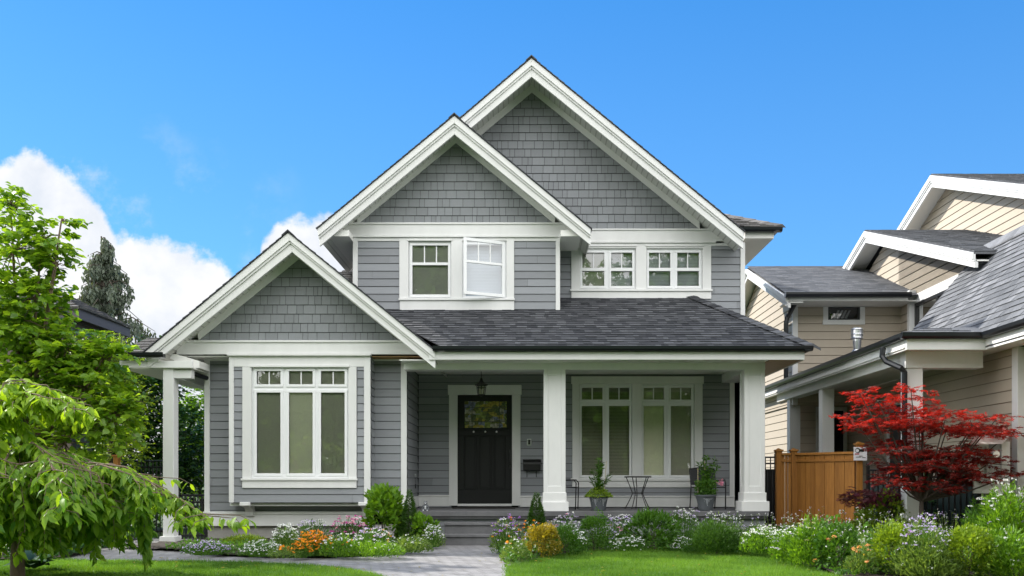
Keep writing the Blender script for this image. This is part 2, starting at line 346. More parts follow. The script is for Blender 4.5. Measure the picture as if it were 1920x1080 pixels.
tri(16.05, (561, 483), (372, 641), (750, 641)); tri(17.3, (855, 266), (668, 421), (1042, 421)); tri(18, (997, 171), (680, 433), (1315, 433))
gs.build('gable_shingles', [greysh, greybk], house)
wl = MB()
wl.box(-5.40, -2.08, 16.85, 22, 0, 3.1); wl.box(-3.0, 4.0, 18.45, 21.1, .1, 5.5); wl.box(-2.98, .55, 17.75, 18.5, 3.4, 5.35)
for ap, bl, br, d0 in (((561, 483), (372, 641), (750, 641), 16.12), ((855, 266), (668, 421), (1042, 421), 17.37), ((997, 171), (680, 433), (1315, 433), 18.07)):
    wl.prism([(X(p[0], d0), d0, Z(p[1], d0)-.05) for p in (ap, bl, br)], (0, 1.5, 0))
wl.build('wall', roomd, house)
for q_ in ((X(388, 16.4), X(757, 16.4), 16.44, 16.7, -.1, Z(984, 16.44)), (3.9, 4.1, 18.0, 21.1, 0, .55)):
    fd = MB(); fd.box(*q_); fd.build('foundation', concrete, house)
# --- gables: rake boards, soffit, roof
def lerp(a, b, t): return (a[0]+(b[0]-a[0])*t, a[1]+(b[1]-a[1])*t)
def gable(D0, Dw, D1, ao, lo, ro, ai, li, ri, wa, wl_, wr):
    rk, sf, rf, fz = MB(), MB(), MB(), MB()
    for eo, ei, we in ((lo, li, wl_), (ro, ri, wr)):
        for f0, f1, d, th in ((0, .42, -.03, .09), (.42, .56, -.005, .06), (.56, 1, .02, .05)):
            q = [lerp(ao, ai, f0), lerp(eo, ei, f0), lerp(eo, ei, f1), lerp(ao, ai, f1)]
            rk.prism([P(a, b, D0)+Vector((0, d, 0)) for a, b in q], (0, th, 0))
        q = [P(*lerp(ao, ai, f), D0) for f in (.50,)] + [P(*lerp(eo, ei, .50), D0), P(*lerp(eo, ei, .62), D0), P(*lerp(ao, ai, .62), D0)]
        sf.prism([p+Vector((0, .07, 0)) for p in q], (0, D1-D0-.07, 0))
        # frieze board against the wall, under the soffit
        ai2 = P(*lerp(ao, ai, .6), D0); ei2 = P(*lerp(eo, ei, .6), D0)
        a3 = P(*wa, Dw); dirv = (ei2-ai2); tx = (P(*we, Dw).x-a3.x)/dirv.x*.99
        fz.prism([Vector((ai2.x, Dw-.035, ai2.z)), Vector((ai2.x+dirv.x*tx, Dw-.035, ai2.z+dirv.z*tx)), Vector((a3.x+dirv.x*tx, Dw-.035, a3.z+dirv.z*tx)), Vector((a3.x, Dw-.035, a3.z))], (0, .034, 0))
        A, E = P(*ao, D0), P(*eo, D0); dv = (E-A).normalized(); up = Vector((-dv.z, 0, dv.x)); up = up if up.z > 0 else -up
        E2 = E+dv*.015; A_ = A+Vector((0, -.05, 0)); E_ = E2+Vector((0, -.05, 0))
        rf.prism([A_+Vector((0, 0, .014/abs(dv.x))), E_+up*.014, E_+up*.003, A_+Vector((0, 0, .004))], (0, D1-D0+.05, 0), var=.1)
        ln = (E2-A).length
        clad(rf, [(D0-.05, 0), (D1, 0), (D1, ln), (D0-.05, ln)], E2+up*.014-Vector((0, E2.y, 0)), (0, 1, 0), -dv, up, .14, .007, widths=(.2, .4), tabs=.004)
    Ar = P(*ao, D0); y_ = D0-.06
    while y_ < D1:
        rf.prism([(Ar.x-.10, y_, Ar.z-.06), (Ar.x, y_, Ar.z+.028), (Ar.x+.10, y_, Ar.z-.06), (Ar.x+.10, y_, Ar.z-.04), (Ar.x, y_, Ar.z+.048), (Ar.x-.10, y_, Ar.z-.04)], (0, .2, 0), var=R.random()); y_ += .2
    rk.build('rake_board', white, house, bevel=.004); sf.build('soffit', soffw_p, house); rf.build('roof', roofm, house); fz.build('frieze_board', white, house)
# planked soffit material
soffw_p = bpy.data.materials.new('planked_soffit'); soffw_p.use_nodes = True
_t = soffw_p.node_tree; _b = _t.nodes['Principled BSDF']; _w = _t.nodes.new('ShaderNodeTexWave'); _c = _t.nodes.new('ShaderNodeTexCoord'); _r = _t.nodes.new('ShaderNodeValToRGB'); _w.bands_direction = 'X'
_w.inputs['Scale'].default_value = 3.3; _t.links.new(_c.outputs['Object'], _w.inputs[0]); _t.links.new(_w.outputs['Fac'], _r.inputs[0])
_r.color_ramp.elements[0].color = (.42, .42, .39, 1); _r.color_ramp.elements[0].position = .02; _r.color_ramp.elements[1].color = (.66, .67, .63, 1); _r.color_ramp.elements[1].position = .12; _t.links.new(_r.outputs[0], _b.inputs['Base Color'])
gable(15.54, 16.05, 20, (541, 437), (272, 661), (816, 659), (547, 472), (277, 689), (816, 691), (561, 486), (372, 641), (750, 641))
gable(16.8, 17.3, 19.5, (852, 218), (595.5, 430), (1107.5, 430), (852, 251), (599, 461), (1107.5, 459), (855, 269), (668, 421), (1042, 421))
gable(17.3, 18, 21.2, (996.5, 110), (655, 402), (1394, 435), (996.7, 143), (655, 432), (1394, 466), (997, 174), (680, 433), (1315, 433))
# --- white boards on the walls
def B(nm, *rows):
    q = MB()
    for r_ in rows: q.fbox(r_[0], r_[1], r_[2], r_[3], r_[4], r_[6] if len(r_) > 6 else .05, r_[5] if len(r_) > 5 else .02)
    q.build(nm, white, house, bevel=.004)
B('frieze_board', (333, 790, 641, 665, 16.05, .05, .08), (350, 775, 639, 643, 16.05, .075, .04)); B('frieze_board', (640, 1086, 421, 443, 17.3, .04, .07), (648, 1060, 418.5, 422, 17.3, .06, .05), (661, 1060, 442, 446, 17.3, .06, .06))
B('frieze_board', (1085, 1362, 432, 453, 18, .04, .07), (1085, 1330, 430, 433, 18, .06, .05), (1060, 1342, 453, 456.5, 18, .055, .06), (1048, 1388, 456.5, 461.5, 18, .025))
for r_ in ((384, 394, 669, 961, 16.4, .03, .06), (752, 763, 669, 932, 16.4, .03, .06), (430, 439, 665, 942, 16.05, .03, .06), (683, 695, 665, 942, 16.05, .03, .06), (1368, 1377, 700, 930, 18, .03, .06), (662, 671, 446, 586, 17.3, .03, .06), (1042, 1050, 446, 586, 17.3, .03, .06), (1388, 1396.5, 455, 640, 18, .03, .06)): B('corner_board', r_)
for r_ in ((394, 432, 669, 677, 16.4, .025), (696, 752, 669, 677, 16.4, .025), (428, 697, 663, 668, 16.05, .085, .1), (671, 749, 446, 452.5, 17.3, .024), (964, 1042, 446, 452.5, 17.3, .024)): B('head_board', r_)
B('baseboard', (384, 700, 963, 986, 16.4, .045, .09), (383, 700, 959, 964, 16.4, .065, .10)); B('baseboard', (700, 763, 930, 953, 16.4, .04))
B('baseboard', (785, 843, 930, 949, 18, .025), (785, 843, 928, 931, 18, .04)); B('baseboard', (975, 1377, 932, 950.5, 18, .025), (975, 1377, 929.5, 932.5, 18, .04))
q = MB(); q.box(X(763, 16.4), X(763, 16.4)+.025, 16.42, 18, .54, .74); q.build('baseboard', white, house, bevel=.004)
B('window_casing', (439, 683, 667.5, 688, 16.05, .026), (455, 472, 688, 897, 16.05, .027), (654, 669, 688, 897, 16.05, .027), (453, 671, 897, 901, 16.05, .06, .08), (455, 669, 901, 915, 16.05, .035), (470, 656, 685, 689, 16.05, .05, .04))
B('window_shelf', (431, 684, 942, 949, 16.12, .0, .28))
B('door_casing', (842, 858, 736, 948, 18, .03), (960, 976, 736, 948, 18, .03), (840, 978, 722, 740.5, 18, .045, .08)); B('threshold', (858, 960, 944.5, 949, 18, .05, .1))
B('window_casing', (1073, 1087, 719, 902, 18, .03), (1185, 1203, 719, 902, 18, .03), (1302, 1317, 719, 902, 18, .03), (1071, 1319, 706, 720, 18, .045, .08), (1070, 1320, 897, 902, 18, .06, .09), (1073, 1317, 902, 914, 18, .035))
B('window_casing', (749, 766, 446, 562, 17.3, .03), (846, 867, 446, 562, 17.3, .03), (950, 964, 446, 562, 17.3, .03), (766, 950, 446, 452, 17.3, .029), (748, 965, 560, 564, 17.3, .06, .09), (750, 964, 564, 584, 17.3, .035), (764, 849, 449, 452.5, 17.3, .045, .02))
B('window_casing', (1071, 1087, 461.5, 544, 18, .03), (1192, 1212, 461.5, 544, 18, .03), (1317, 1333, 461.5, 544, 18, .03), (1087, 1192, 461.5, 466, 18, .028), (1212, 1317, 461.5, 466, 18, .028), (1085, 1194, 459.5, 463, 18, .045, .02), (1210, 1319, 459.5, 463, 18, .045, .02), (1069, 1335, 543, 547, 18, .06, .09), (1071, 1333, 547, 561, 18, .035))
# brackets under the box window
for a in (445, 667):
    bk = MB(); x0 = X(a, 16.05); x1 = x0+.10
    prof = [(16.02, .665), (16.02, .61), (16.08, .585), (16.2, .57), (16.27, .50), (16.30, .43), (16.37, .40), (16.40, .42), (16.40, .665)]
    bk.prism([(x0+.07, y_, z_) for y_, z_ in prof], (.13, 0, 0)); bk.box(x0+.05, x0+.22, 16.0, 16.1, .61, .67); bk.build('bracket', white, house, bevel=.006)
# --- windows
def frame_grid(mb, outer, holes, D, th, proud): 
    for a, b, t, c in cells(outer, holes): mb.fbox(a, b, t, c, D, th, proud)
def window(outer, panes, D, gmat, blinds, nm='window', ring=5, stack=False):
    "panes: (x0, x1, y0, y1, [vertical bars], [horizontal bars]); blinds: one style for each pane"
    fm = MB(); frame_grid(fm, outer, [p[:4] for p in panes], D, .05, -.02)
    if stack:
        for a, b in sorted({(p[0], p[1]) for p in panes}):
            col_ = [p[:4] for p in panes if p[0] == a]; frame_grid(fm, (a-ring, b+ring, min(p[2] for p in col_)-ring, max(p[3] for p in col_)+ring), col_, D, .045, -.004)
    for (a, b, t, c, vb, hb) in panes:
        if not stack: frame_grid(fm, (a-ring, b+ring, t-ring, c+ring), [(a, b, t, c)], D, .045, -.004)
        for xx in vb: fm.fbox(xx-1.1, xx+1.1, t, c, D, .02, -.03)
        for y_ in hb: fm.fbox(a, b, y_-1.1, y_+1.1, D, .02, -.03)
    wf = fm.build(nm, frame_w, house, bevel=.003)
    g = MB()
    for (a, b, t, c, _, _) in panes: g.face([P(a, c, D+.045), P(b, c, D+.045), P(b, t, D+.045), P(a, t, D+.045)])
    g.build('glass', gmat, wf)
    sh, sl_, dk, sl2, sh2 = MB(), MB(), MB(), MB(), MB()
    for (a, b, t, c, _, _), st in zip(panes, blinds):
        if st == 'shade': sh.fbox(a-3, b+3, t-3, c+3, D, .01, -.07)
        if st == 'shade2': sh2.fbox(a-3, b+3, t-3, c+3, D, .01, -.07)
        if st in ('slats', 'dslats'):
            z_ = Z(c+3, D)
            while z_ < Z(t-3, D):
                m_ = sl_ if st == 'slats' else sl2
                m_.prism([(X(a-3, D), D+.10, z_), (X(a-3, D), D+.108, z_+.024 if st == 'slats' else z_+.021), (X(a-3, D), D+.1095, z_+.023 if st == 'slats' else z_+.020), (X(a-3, D), D+.1015, z_-.001)], (X(b+3, D)-X(a-3, D), 0, 0)); z_ += .027
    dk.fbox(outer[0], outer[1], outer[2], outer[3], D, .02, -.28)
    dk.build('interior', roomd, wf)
    for q, m_ in ((sh, shade), (sl_, slatm), (sl2, slatd), (sh2, shade2)):
        if q.v: q.build('blind', m_, wf)
    return wf
bx = [(481, 525.6, [503.6]), (541.5, 586, [563.7]), (601.5, 646, [624])]
window((472, 654, 688, 897), [(a, b, 695.6, 720.4, m, []) for a, b, m in bx]+[(a, b, 736, 887.5, [], []) for a, b, m in bx], 16.05, glass, ['shade2']*3+['shade2', 'shade', 'shade2'])
pw = [(1091, 1130, 1110.5), (1142, 1180, 1161)]; pw2 = [(1207, 1245, 1226), (1258, 1296, 1277)]
window((1087, 1185, 720, 897), [(a, b, 727, 749, [m], []) for a, b, m in pw]+[(a, b, 761, 891, [], []) for a, b, m in pw], 18, glassp, ['dslats']*4, ring=4)
window((1203, 1302, 720, 897), [(a, b, 727, 749, [m], []) for a, b, m in pw2]+[(a, b, 761, 891, [], []) for a, b, m in pw2], 18, glassp, ['shade2', 'shade2', 'shade', 'shade2'], ring=4)
window((766, 846, 452, 561), [(773, 840, 460, 492, [795.5, 818], []), (773, 840, 497, 552, [], [])], 17.3, glassu, ['shade2', 'shade2'], stack=True)
window((1087, 1192, 465, 544), [(1092, 1133, 473.6, 502, [1113], []), (1092, 1133, 508, 536, [], []), (1146, 1185.5, 473.6, 502, [1166], []), (1146, 1185.5, 508, 536, [], [])], 18, glassu, ['shade2', 'shade2', 'slats', 'slats'], ring=4, stack=True)
window((1212, 1317, 465, 544), [(1217, 1257, 473.6, 502, [1237], []), (1217, 1257, 508, 536, [], []), (1270, 1310.5, 473.6, 502, [1290], []), (1270, 1310.5, 508, 536, [], [])], 18, glassu, ['slats', 'slats', 'slats', 'slats'], ring=4, stack=True)
# window with its casement sash swung open
wf = MB(); frame_grid(wf, (867, 950, 452, 561), [(873, 946, 458, 555)], 17.3, .10, -.01); wf = wf.build('open_window', frame_w, house, bevel=.003)
bl = MB(); z_ = Z(556, 17.3)
while z_ < Z(458, 17.3): bl.prism([(X(871, 17.3), 17.44, z_), (X(871, 17.3), 17.447, z_+.026), (X(871, 17.3), 17.449, z_+.025), (X(871, 17.3), 17.442, z_-.001)], (X(947, 17.3)-X(871, 17.3), 0, 0)); z_ += .027
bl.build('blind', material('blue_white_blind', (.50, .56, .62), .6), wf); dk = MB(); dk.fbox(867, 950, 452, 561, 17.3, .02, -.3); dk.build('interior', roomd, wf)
h0, h1 = Vector((X(947, 17.3), 17.29, 0)), Vector((X(870, 16.95), 16.95, 0)); zb, zt = Z(558, 17.3), Z(453.5, 17.3)
dh = (h1-h0); wd = dh.length; dh.normalize(); nn = Vector((dh.y, -dh.x, 0))
def hp(s, z): return h0+dh*s+Vector((0, 0, z))
ca = MB()
def hbox(s0, s1, z0, z1, o0=0, o1=.04): ca.prism([hp(s0, z0)+nn*o0, hp(s1, z0)+nn*o0, hp(s1, z1)+nn*o0, hp(s0, z1)+nn*o0], nn*(o1-o0))
hbox(0, .055, zb, zt); hbox(wd-.055, wd, zb, zt); hbox(.055, wd-.055, zb, zb+.055); hbox(.055, wd-.055, zt-.055, zt); zm = zt-.055-.34
hbox(.055, wd-.055, zm-.045, zm)
for f in (1/3, 2/3): hbox(.055+f*(wd-.11)-.011, .055+f*(wd-.11)+.011, zm, zt-.055, .01, .03)
ca.build('sash', frame_w, wf, bevel=.003)
g = MB(); g.face([hp(.05, zb+.05)+nn*.02, hp(wd-.05, zb+.05)+nn*.02, hp(wd-.05, zt-.05)+nn*.02, hp(.05, zt-.05)+nn*.02]); g.build('glass', glassu, wf)
# --- door
dr = MB(); D = 18.0
frame_grid(dr, (858, 960, 740, 945), [(871, 950, 752, 802), (870, 893, 817, 918), (898, 921, 817, 918), (926, 948, 817, 918)], D, .05, -.03)
for a, b in ((870, 893), (898, 921), (926, 948)):
    dr.fbox(a, b, 817, 918, D, .03, -.05); dr.fbox(a+3, b-3, 820, 915, D, .02, -.042)
dr.fbox(866, 954, 803.5, 806.5, D, .03, .0)
door = dr.build('front_door', doorm, house, 'black panelled front door with a leaded glass light', bevel=.004)
g = MB(); g.fbox(871, 950, 752, 802, D, .01, -.05); g.build('leaded_glass', leadm, door)
ld = MB()
for a in (885, 936): ld.fbox(a-.5, a+.5, 752, 802, D, .006, -.046)
for b in (764, 790): ld.fbox(871, 950, b-.5, b+.5, D, .006, -.047)
for k in range(22):
    a, b = R.uniform(872, 945), R.uniform(753, 799)
    if R.random() < .5: ld.fbox(a, a+.6, b, min(801, b+R.uniform(5, 14)), D, .005, -.0475)
    else: ld.fbox(a, min(949, a+R.uniform(6, 18)), b, b+.6, D, .005, -.0485)
ld.build('lead_came', black, door)
for a in (888, 910, 931): cl = MB(); cl.ball(P(a, 809.5, D-.0), .018, .012, .018, 8); cl.build('stud', whglobe, door)
hd = MB(); hd.tube([P(956.5, 845, D), P(956.5, 848, D-.08), P(956.5, 862, D-.09), P(956.5, 872, D-.07), P(956.5, 876, D)], .011); hd.fbox(954.5, 958.5, 843, 850, D, .02, .02); hd.fbox(955, 958, 870, 878, D, .02, .02); hd.build('handle', black, door)
# --- porch: floor, steps, ceiling, beam, columns, roof
fl = MB(); fl.box(-1.99, 4.02, 15.84, 18.05, .44, .52); fl.box(-1.98, 3.99, 15.87, 16.0, .40, .44)
for x_ in (-1.2, .1, 1.35, 2.6): fl.box(x_, x_+.006, 15.838, 15.85, .441, .5195, 0)
fl.build('porch_floor', porchm, house, bevel=.006)
sk = MB(); clad(sk, [(-1.98, 0), (3.97, 0), (3.97, .40), (-1.98, .40)], (0, 15.95, 0), UX, VZ, NF, .138, .012); sk.box(-1.98, 3.97, 15.955, 16.1, -.05, .42, mi=1); sk.build('porch_skirt', [grey, greybk], house)
for z1, d0 in ((.347, 15.58), (.173, 15.28)):
    st = MB(); st.box(X(831, 15.3)-.01*(z1 < .2), .06+.012*(z1 < .2), d0, 15.95, 0, z1-.045); st.box(X(830, 15.3)-.01*(z1 < .2), .075+.01*(z1 < .2), d0-.025, 15.945, z1-.044, z1); st.build('step', porchm, house, bevel=.006)
cg = MB(); cg.box(-2.02, 3.99, 16.28, 18, 3.02, 3.06); cg.build('porch_ceiling', soffw, house); cg = MB(); cg.box(-2.05, 3.95, 15.62, 16.0, 2.985, 3.0); cg.build('soffit', soffw, house)
for q_ in ((3.99, 4.5, 15.62, 20, 2.985, 3.0), (X(695, 16.05)+.01, X(790, 16.05), 16.06, 16.4, 3.10, 3.115)):
    cd = MB(); cd.box(*q_); cd.build('cedar_soffit', cedards, house)
cd = MB(); cd.box(-5.95, X(430, 16.05), 16.06, 16.4, 3.10, 3.115); cd.build('soffit', soffw, house)
bm = MB(); bm.box(X(763, 16.4)+.0, 4.0, 16.0, 16.3, 2.88, 3.03); bm.box(3.68, 3.99, 16.3, 18, 2.86, 3.01); bm.build('porch_beam', white, house, bevel=.004)
fa = MB(); fa.box(X(816, 15.55)-.1, X(1508, 15.55), 15.53, 15.57, 2.985, 3.115); fa.box(X(1508, 15.55)-.04, X(1508, 15.55), 15.57, 21, 2.98, 3.11); fa.build('fascia', white, house, bevel=.004)
gu = MB()
gp = [(15.53, 3.12), (15.44, 3.12), (15.41, 3.15), (15.40, 3.195), (15.415, 3.195), (15.42, 3.17), (15.52, 3.18)]
gu.prism([(X(812, 15.5), a, b) for a, b in gp], (X(1524, 15.45)-X(812, 15.5), 0, 0)); xr = X(1524, 15.45)
gu.prism([(xr-.13, 15.42, 3.12), (xr-.03, 15.42, 3.12), (xr, 15.42, 3.19), (xr-.02, 15.42, 3.19), (xr-.05, 15.42, 3.17), (xr-.13, 15.42, 3.18)], (0, 5.5, 0))
gu.build('gutter', gutt, house)
pr = MB(); m5 = Vector((0, 1, .5)).normalized(); nrm = Vector((0, -.5, 1)).normalized(); O = Vector((0, 15.44, 3.175)); sc = math.hypot(1, .5)
poly = [(-1.35, 0), (4.60, 0), (3.15, 2.58*sc), (-3.35, 2.58*sc)]
clad(pr, poly, O, UX, m5, nrm, .125, .010, widths=(.08, .20), tabs=.008, gap=.0)
pr.face([O+Vector(UX)*a+m5*b for a, b in poly], 0)
rs = Vector((-.85, 0, .72)); n2_ = Vector((.65, 0, .76))
pr.mesh([(4.60, 15.44, 3.17), (4.60, 21, 3.17), (3.15, 21, 4.46), (3.15, 18.02, 4.46)], [(0, 1, 2, 3)], .3)
a_, b_ = Vector((4.63, 15.43, 3.18)), Vector((3.13, 18.0, 4.47)); n_ = 19
for k in range(n_):
    p, q = a_.lerp(b_, k/n_), a_.lerp(b_, (k+1.12)/n_); s1 = Vector((.13, .03, -.06)); s2 = Vector((-.14, -.0, -.008)); h_ = Vector((0, 0, .04)); h2 = Vector((0, 0, .018))
    pr.mesh([p+s2+h_, p+h_+h_*.4, p+s1+h_, q+s1+h2, q+h2+h2, q+s2+h2, p+s2, p, p+s1], [(0, 1, 4, 5), (1, 2, 3, 4), (0, 6, 7, 1), (1, 7, 8, 2)], R.random())
pr.build('porch_roof', roofm, house)
def column(a, b, D0, dep, zb, zt, base, ped, panelx, nm='column'):
    c = MB(); x0, x1 = X(a, D0), X(b, D0); c.box(x0+.012, x1-.012, D0+.012, D0+dep, zb, zt)
    w_ = .055
    if panelx:
        for q in ((x0, x0+w_*1.3, zb, zt), (x1-w_*1.3, x1, zb, zt), (x0+w_*1.3, x1-w_*1.3, zb, zb+.42), (x0+w_*1.3, x1-w_*1.3, zt-.1, zt)): c.box(q[0], q[1], D0, D0+.02, q[2], q[3])
        for q in ((D0+.02, D0+.09), (D0+dep-.07, D0+dep)): c.box(x0, x0+.02, *q, zb, zt)
        c.box(x0, x0+.02, D0+.09, D0+dep-.07, zb, zb+.42)
    for e, z1 in base: c.box(x0-e, x1+e, D0-e, D0+dep+e, zb, zb+z1)
    c.build(nm, white, house, bevel=.005)
column(1019.5, 1060.5, 16.0, .37, .52, 2.885, [(.015, .31), (.05, .155)], 0, True)
column(1396, 1434.5, 16.0, .37, .52, 2.885, [(.02, .31), (.06, .165)], 0, True)
column(303.5, 326, 15.62, .24, -.02, 2.87, [(.03, .14)], 0, False)
# breezeway on the left side
br = MB(); br.box(X(225, 15.6), -5.4, 15.58, 15.62, Z(690, 15.6), Z(677, 15.6)); br.box(X(225, 15.6), X(225, 15.6)+.04, 15.62, 19, Z(690, 15.6), Z(677, 15.6)); br.box(X(303, 15.6), -5.45, 15.66, 15.82, 2.7, 2.84); br.box(X(303, 15.6), X(303, 15.6)+.2, 15.82, 19, 2.7, 2.84); br.build('fascia', white, house, bevel=.004)
bs = MB(); bs.box(X(225, 15.6)+.02, -5.4, 15.63, 19, 2.85, 2.87); bs.build('soffit', soffw, house)
bg_ = MB(); bg_.prism([(X(223, 15.5), a-.02+.0, b-.105) for a, b in gp], (.75, 0, 0)); bg_.build('gutter', gutt, house)
b3 = MB(); xl = X(225, 15.5); clad(b3, [(xl, 0), (-6.06, 0), (-6.06, 1.2), (xl, 1.2)], (0, 15.46, 3.075), UX, Vector((0, 1, .36)).normalized(), Vector((0, -.36, 1)).normalized(), .13, .012, widths=(.15, .3), tabs=.006); b3.mesh([(xl, 15.46, 3.07), (-6.06, 15.46, 3.07), (-6.06, 16.6, 3.47), (xl, 16.6, 3.47), (xl, 19, 3.47), (-6.06, 19, 3.47)], [(0, 1, 2, 3), (3, 2, 5, 4)]); b3.build('roof', roofb, house)
dsp = MB(); dsp.tube([P(338, 683, 15.9), P(341, 690, 15.9), P(352, 697, 15.95), P(370, 703, 16.1), P(388, 709, 16.3)], .04, 8); dsp.build('downspout', gutt, house)
b4 = MB(); b4.prism([P(322, 664, 15.75), P(330, 664, 15.75), P(374, 677, 15.75), P(374, 690, 15.75), P(357, 690, 15.75), P(318, 672, 15.75)], (0, .5, 0)); b4.build('eave_return', soffw, house)
# boxed eaves of the upper storey
for q_ in ((4.09, 4.63, 17.88, 21.3, 5.54, 5.69), (-3.47, -3.10, 16.9, 22, 5.33, 5.44), (.62, .98, 16.9, 18, 5.33, 5.44)):
    ev = MB(); ev.box(*q_); ev.build('eave_box', soffw, house, bevel=.004)
eg = MB(); eg.prism([(3.9, a+2.34, b+2.525) for a, b in gp], (.86, 0, 0)); eg.prism([(4.63, 17.76, 5.65), (4.70, 17.76, 5.65), (4.76, 17.76, 5.72), (4.63, 17.76, 5.72)], (0, 3.6, 0)); eg.build('gutter', gutt, house)
er = MB(); clad(er, [(4.05, 0), (4.76, 0), (2.4, 2.36*sc), (2.0, 2.36*sc)], (0, 17.78, 5.73), UX, m5, nrm, .14, .02, widths=(.15, .3), tabs=.01)
er.mesh([(4.05, 17.78, 5.72), (4.76, 17.78, 5.72), (2.4, 20.14, 6.9), (4.76, 21.3, 5.72), (2.4, 21.3, 6.9)], [(0, 1, 2), (1, 3, 4, 2)])
for k in range(11):
    p = Vector((4.76-k*.2, 17.78+k*.2, 5.745+k*.1)); er.prism([p+Vector((.07, 0, -.03)), p+Vector((0, -.02, .03)), p+Vector((-.16, -.02, .0)), p+Vector((-.16, -.02, -.03))], Vector((-.2, .2, .09)), R.random())
er.build('roof', roofb, house)
# small piece of roof showing behind the left gable
rb = MB(); clad(rb, [(-4.2, 0), (-2.9, 0), (-2.9, .9), (-3.5, .9)], (0, 19.2, Z(523, 19.2)), UX, m5, nrm, .14, .02, widths=(.15, .3), tabs=.01); rb.box(-4.2, -2.9, 19.15, 19.2, Z(523, 19.2)-.12, Z(523, 19.2)+.01); rb.build('roof', roofb, house)
# ================================================================== THINGS ON THE PORCH
ln = thing('porch_lantern', 'black carriage lantern hanging over the front door', 'lantern', P(902.5, 742, 17))
q = MB(); D = 17.0; cx, z0 = X(902.5, D), Z(742, D); q.cyl((cx, D, Z(722, D)), (cx, D, 3.02), .006); q.cyl((cx, D, 3.0), (cx, D, 3.02), .05, n=12)
q.lathe((cx, D, 0), [(.0, Z(708, D)), (.018, Z(709, D)), (.03, Z(714, D)), (.055, Z(717, D)), (.115, Z(721, D)), (.112, Z(723, D)), (.0, Z(722.5, D))], 8); q.build('lantern_roof', black, ln)
q = MB()
for k in range(8):
    a = k*math.pi/4; c_, s_ = math.cos(a), math.sin(a); q.tube([(cx+.083*c_, D+.083*s_, Z(722, D)), (cx+.078*c_, D+.078*s_, Z(728, D)), (cx+.062*c_, D+.062*s_, Z(740, D))], .006, 4)
for r_, y_ in ((.078, 727), (.062, 740), (.083, 723)): q.lathe((cx, D, Z(y_, D)), [(r_+.006, -.005), (r_+.006, .005), (r_-.006, .005), (r_-.006, -.005), (r_+.006, -.005)], 16)
q.lathe((cx, D, Z(740, D)), [(.062, 0), (.03, -.02), (.008, -.03), (.0, -.03)], 12); q.build('cage', black, ln)
q = MB(); q.lathe((cx, D, 0), [(.07, Z(724, D)), (.066, Z(729, D)), (.052, Z(740, D))], 16); q.build('glass', glassl, ln); q = MB(); q.cyl((cx, D, Z(740, D)), (cx, D, Z(730, D)), .014); q.build('candle', whglobe, ln)
mb_ = thing('mailbox', 'black metal mailbox with two newspaper hooks mounted right of the door', 'mailbox', P(997, 883, 18))
q = MB(); D = 17.98; x0, x1 = X(981, D), X(1013.5, D)
q.prism([(x0, 17.98, Z(883, D)), (x0, 17.87, Z(882, D)), (x0, 17.86, Z(868, D)), (x0, 17.90, Z(863, D)), (x0, 17.98, Z(862, D))], (x1-x0, 0, 0)); q.build('box', black, mb_, bevel=.01)
q = MB(); q.prism([(x0-.006, 17.975, Z(861, D)), (x0-.006, 17.895, Z(862, D)), (x0-.006, 17.85, Z(867, D)), (x0-.006, 17.845, Z(871, D)), (x0-.006, 17.852, Z(871, D)), (x0-.006, 17.858, Z(867.5, D)), (x0-.006, 17.90, Z(862.8, D)), (x0-.006, 17.975, Z(862, D))], (x1-x0+.012, 0, 0)); q.build('lid', black, mb_)
for a in (988, 1005.5):
    q = MB(); q.tube([(X(a, D), 17.95, Z(882, D)), (X(a, D), 17.94, Z(891, D)), (X(a, D), 17.90, Z(894, D)), (X(a, D), 17.86, Z(891.5, D))], .008, 6); q.build('hook', black, mb_)
db = thing('doorbell', 'small silver and black doorbell button on grey siding above the mailbox', 'doorbell', P(992, 836, 18)); q = MB(); D = 17.985
q.fbox(987.8, 996.6, 822.5, 835.5, D, .02, .0); q.build('plate', steel, db, bevel=.006); q = MB(); q.fbox(990.2, 994.4, 824.5, 833.5, D, .02, .008); q.build('button', black, db)
dm = MB(); dm.box(X(850, 17.6), X(966, 17.6), 17.35, 17.86, .521, .535); dm = dm.build('door_mat', matm); tag(dm, 'dark doormat lying in front of the black door', 'doormat')
# ornament hanging on the entry side wall
wo_ = thing('wall_ornament', 'small ornament hanging from a hook on the grey entry side wall', 'ornament', (X(763, 16.4), 17.3, 1.1)); q = MB(); xw = X(763, 16.4)+.02; yw = 17.35
q.prism([(xw, yw-.08, 1.14), (xw, yw, 1.15), (xw, yw+.02, 1.11), (xw, yw-.02, 1.09)], (.03, 0, 0)); q.build('hook', figl, wo_); q = MB(); q.cyl((xw+.02, yw, 1.1), (xw+.02, yw, .99), .003); q.ball((xw+.02, yw-.01, .93), .012, .03, .05, 8); q.build('pendant', black, wo_)
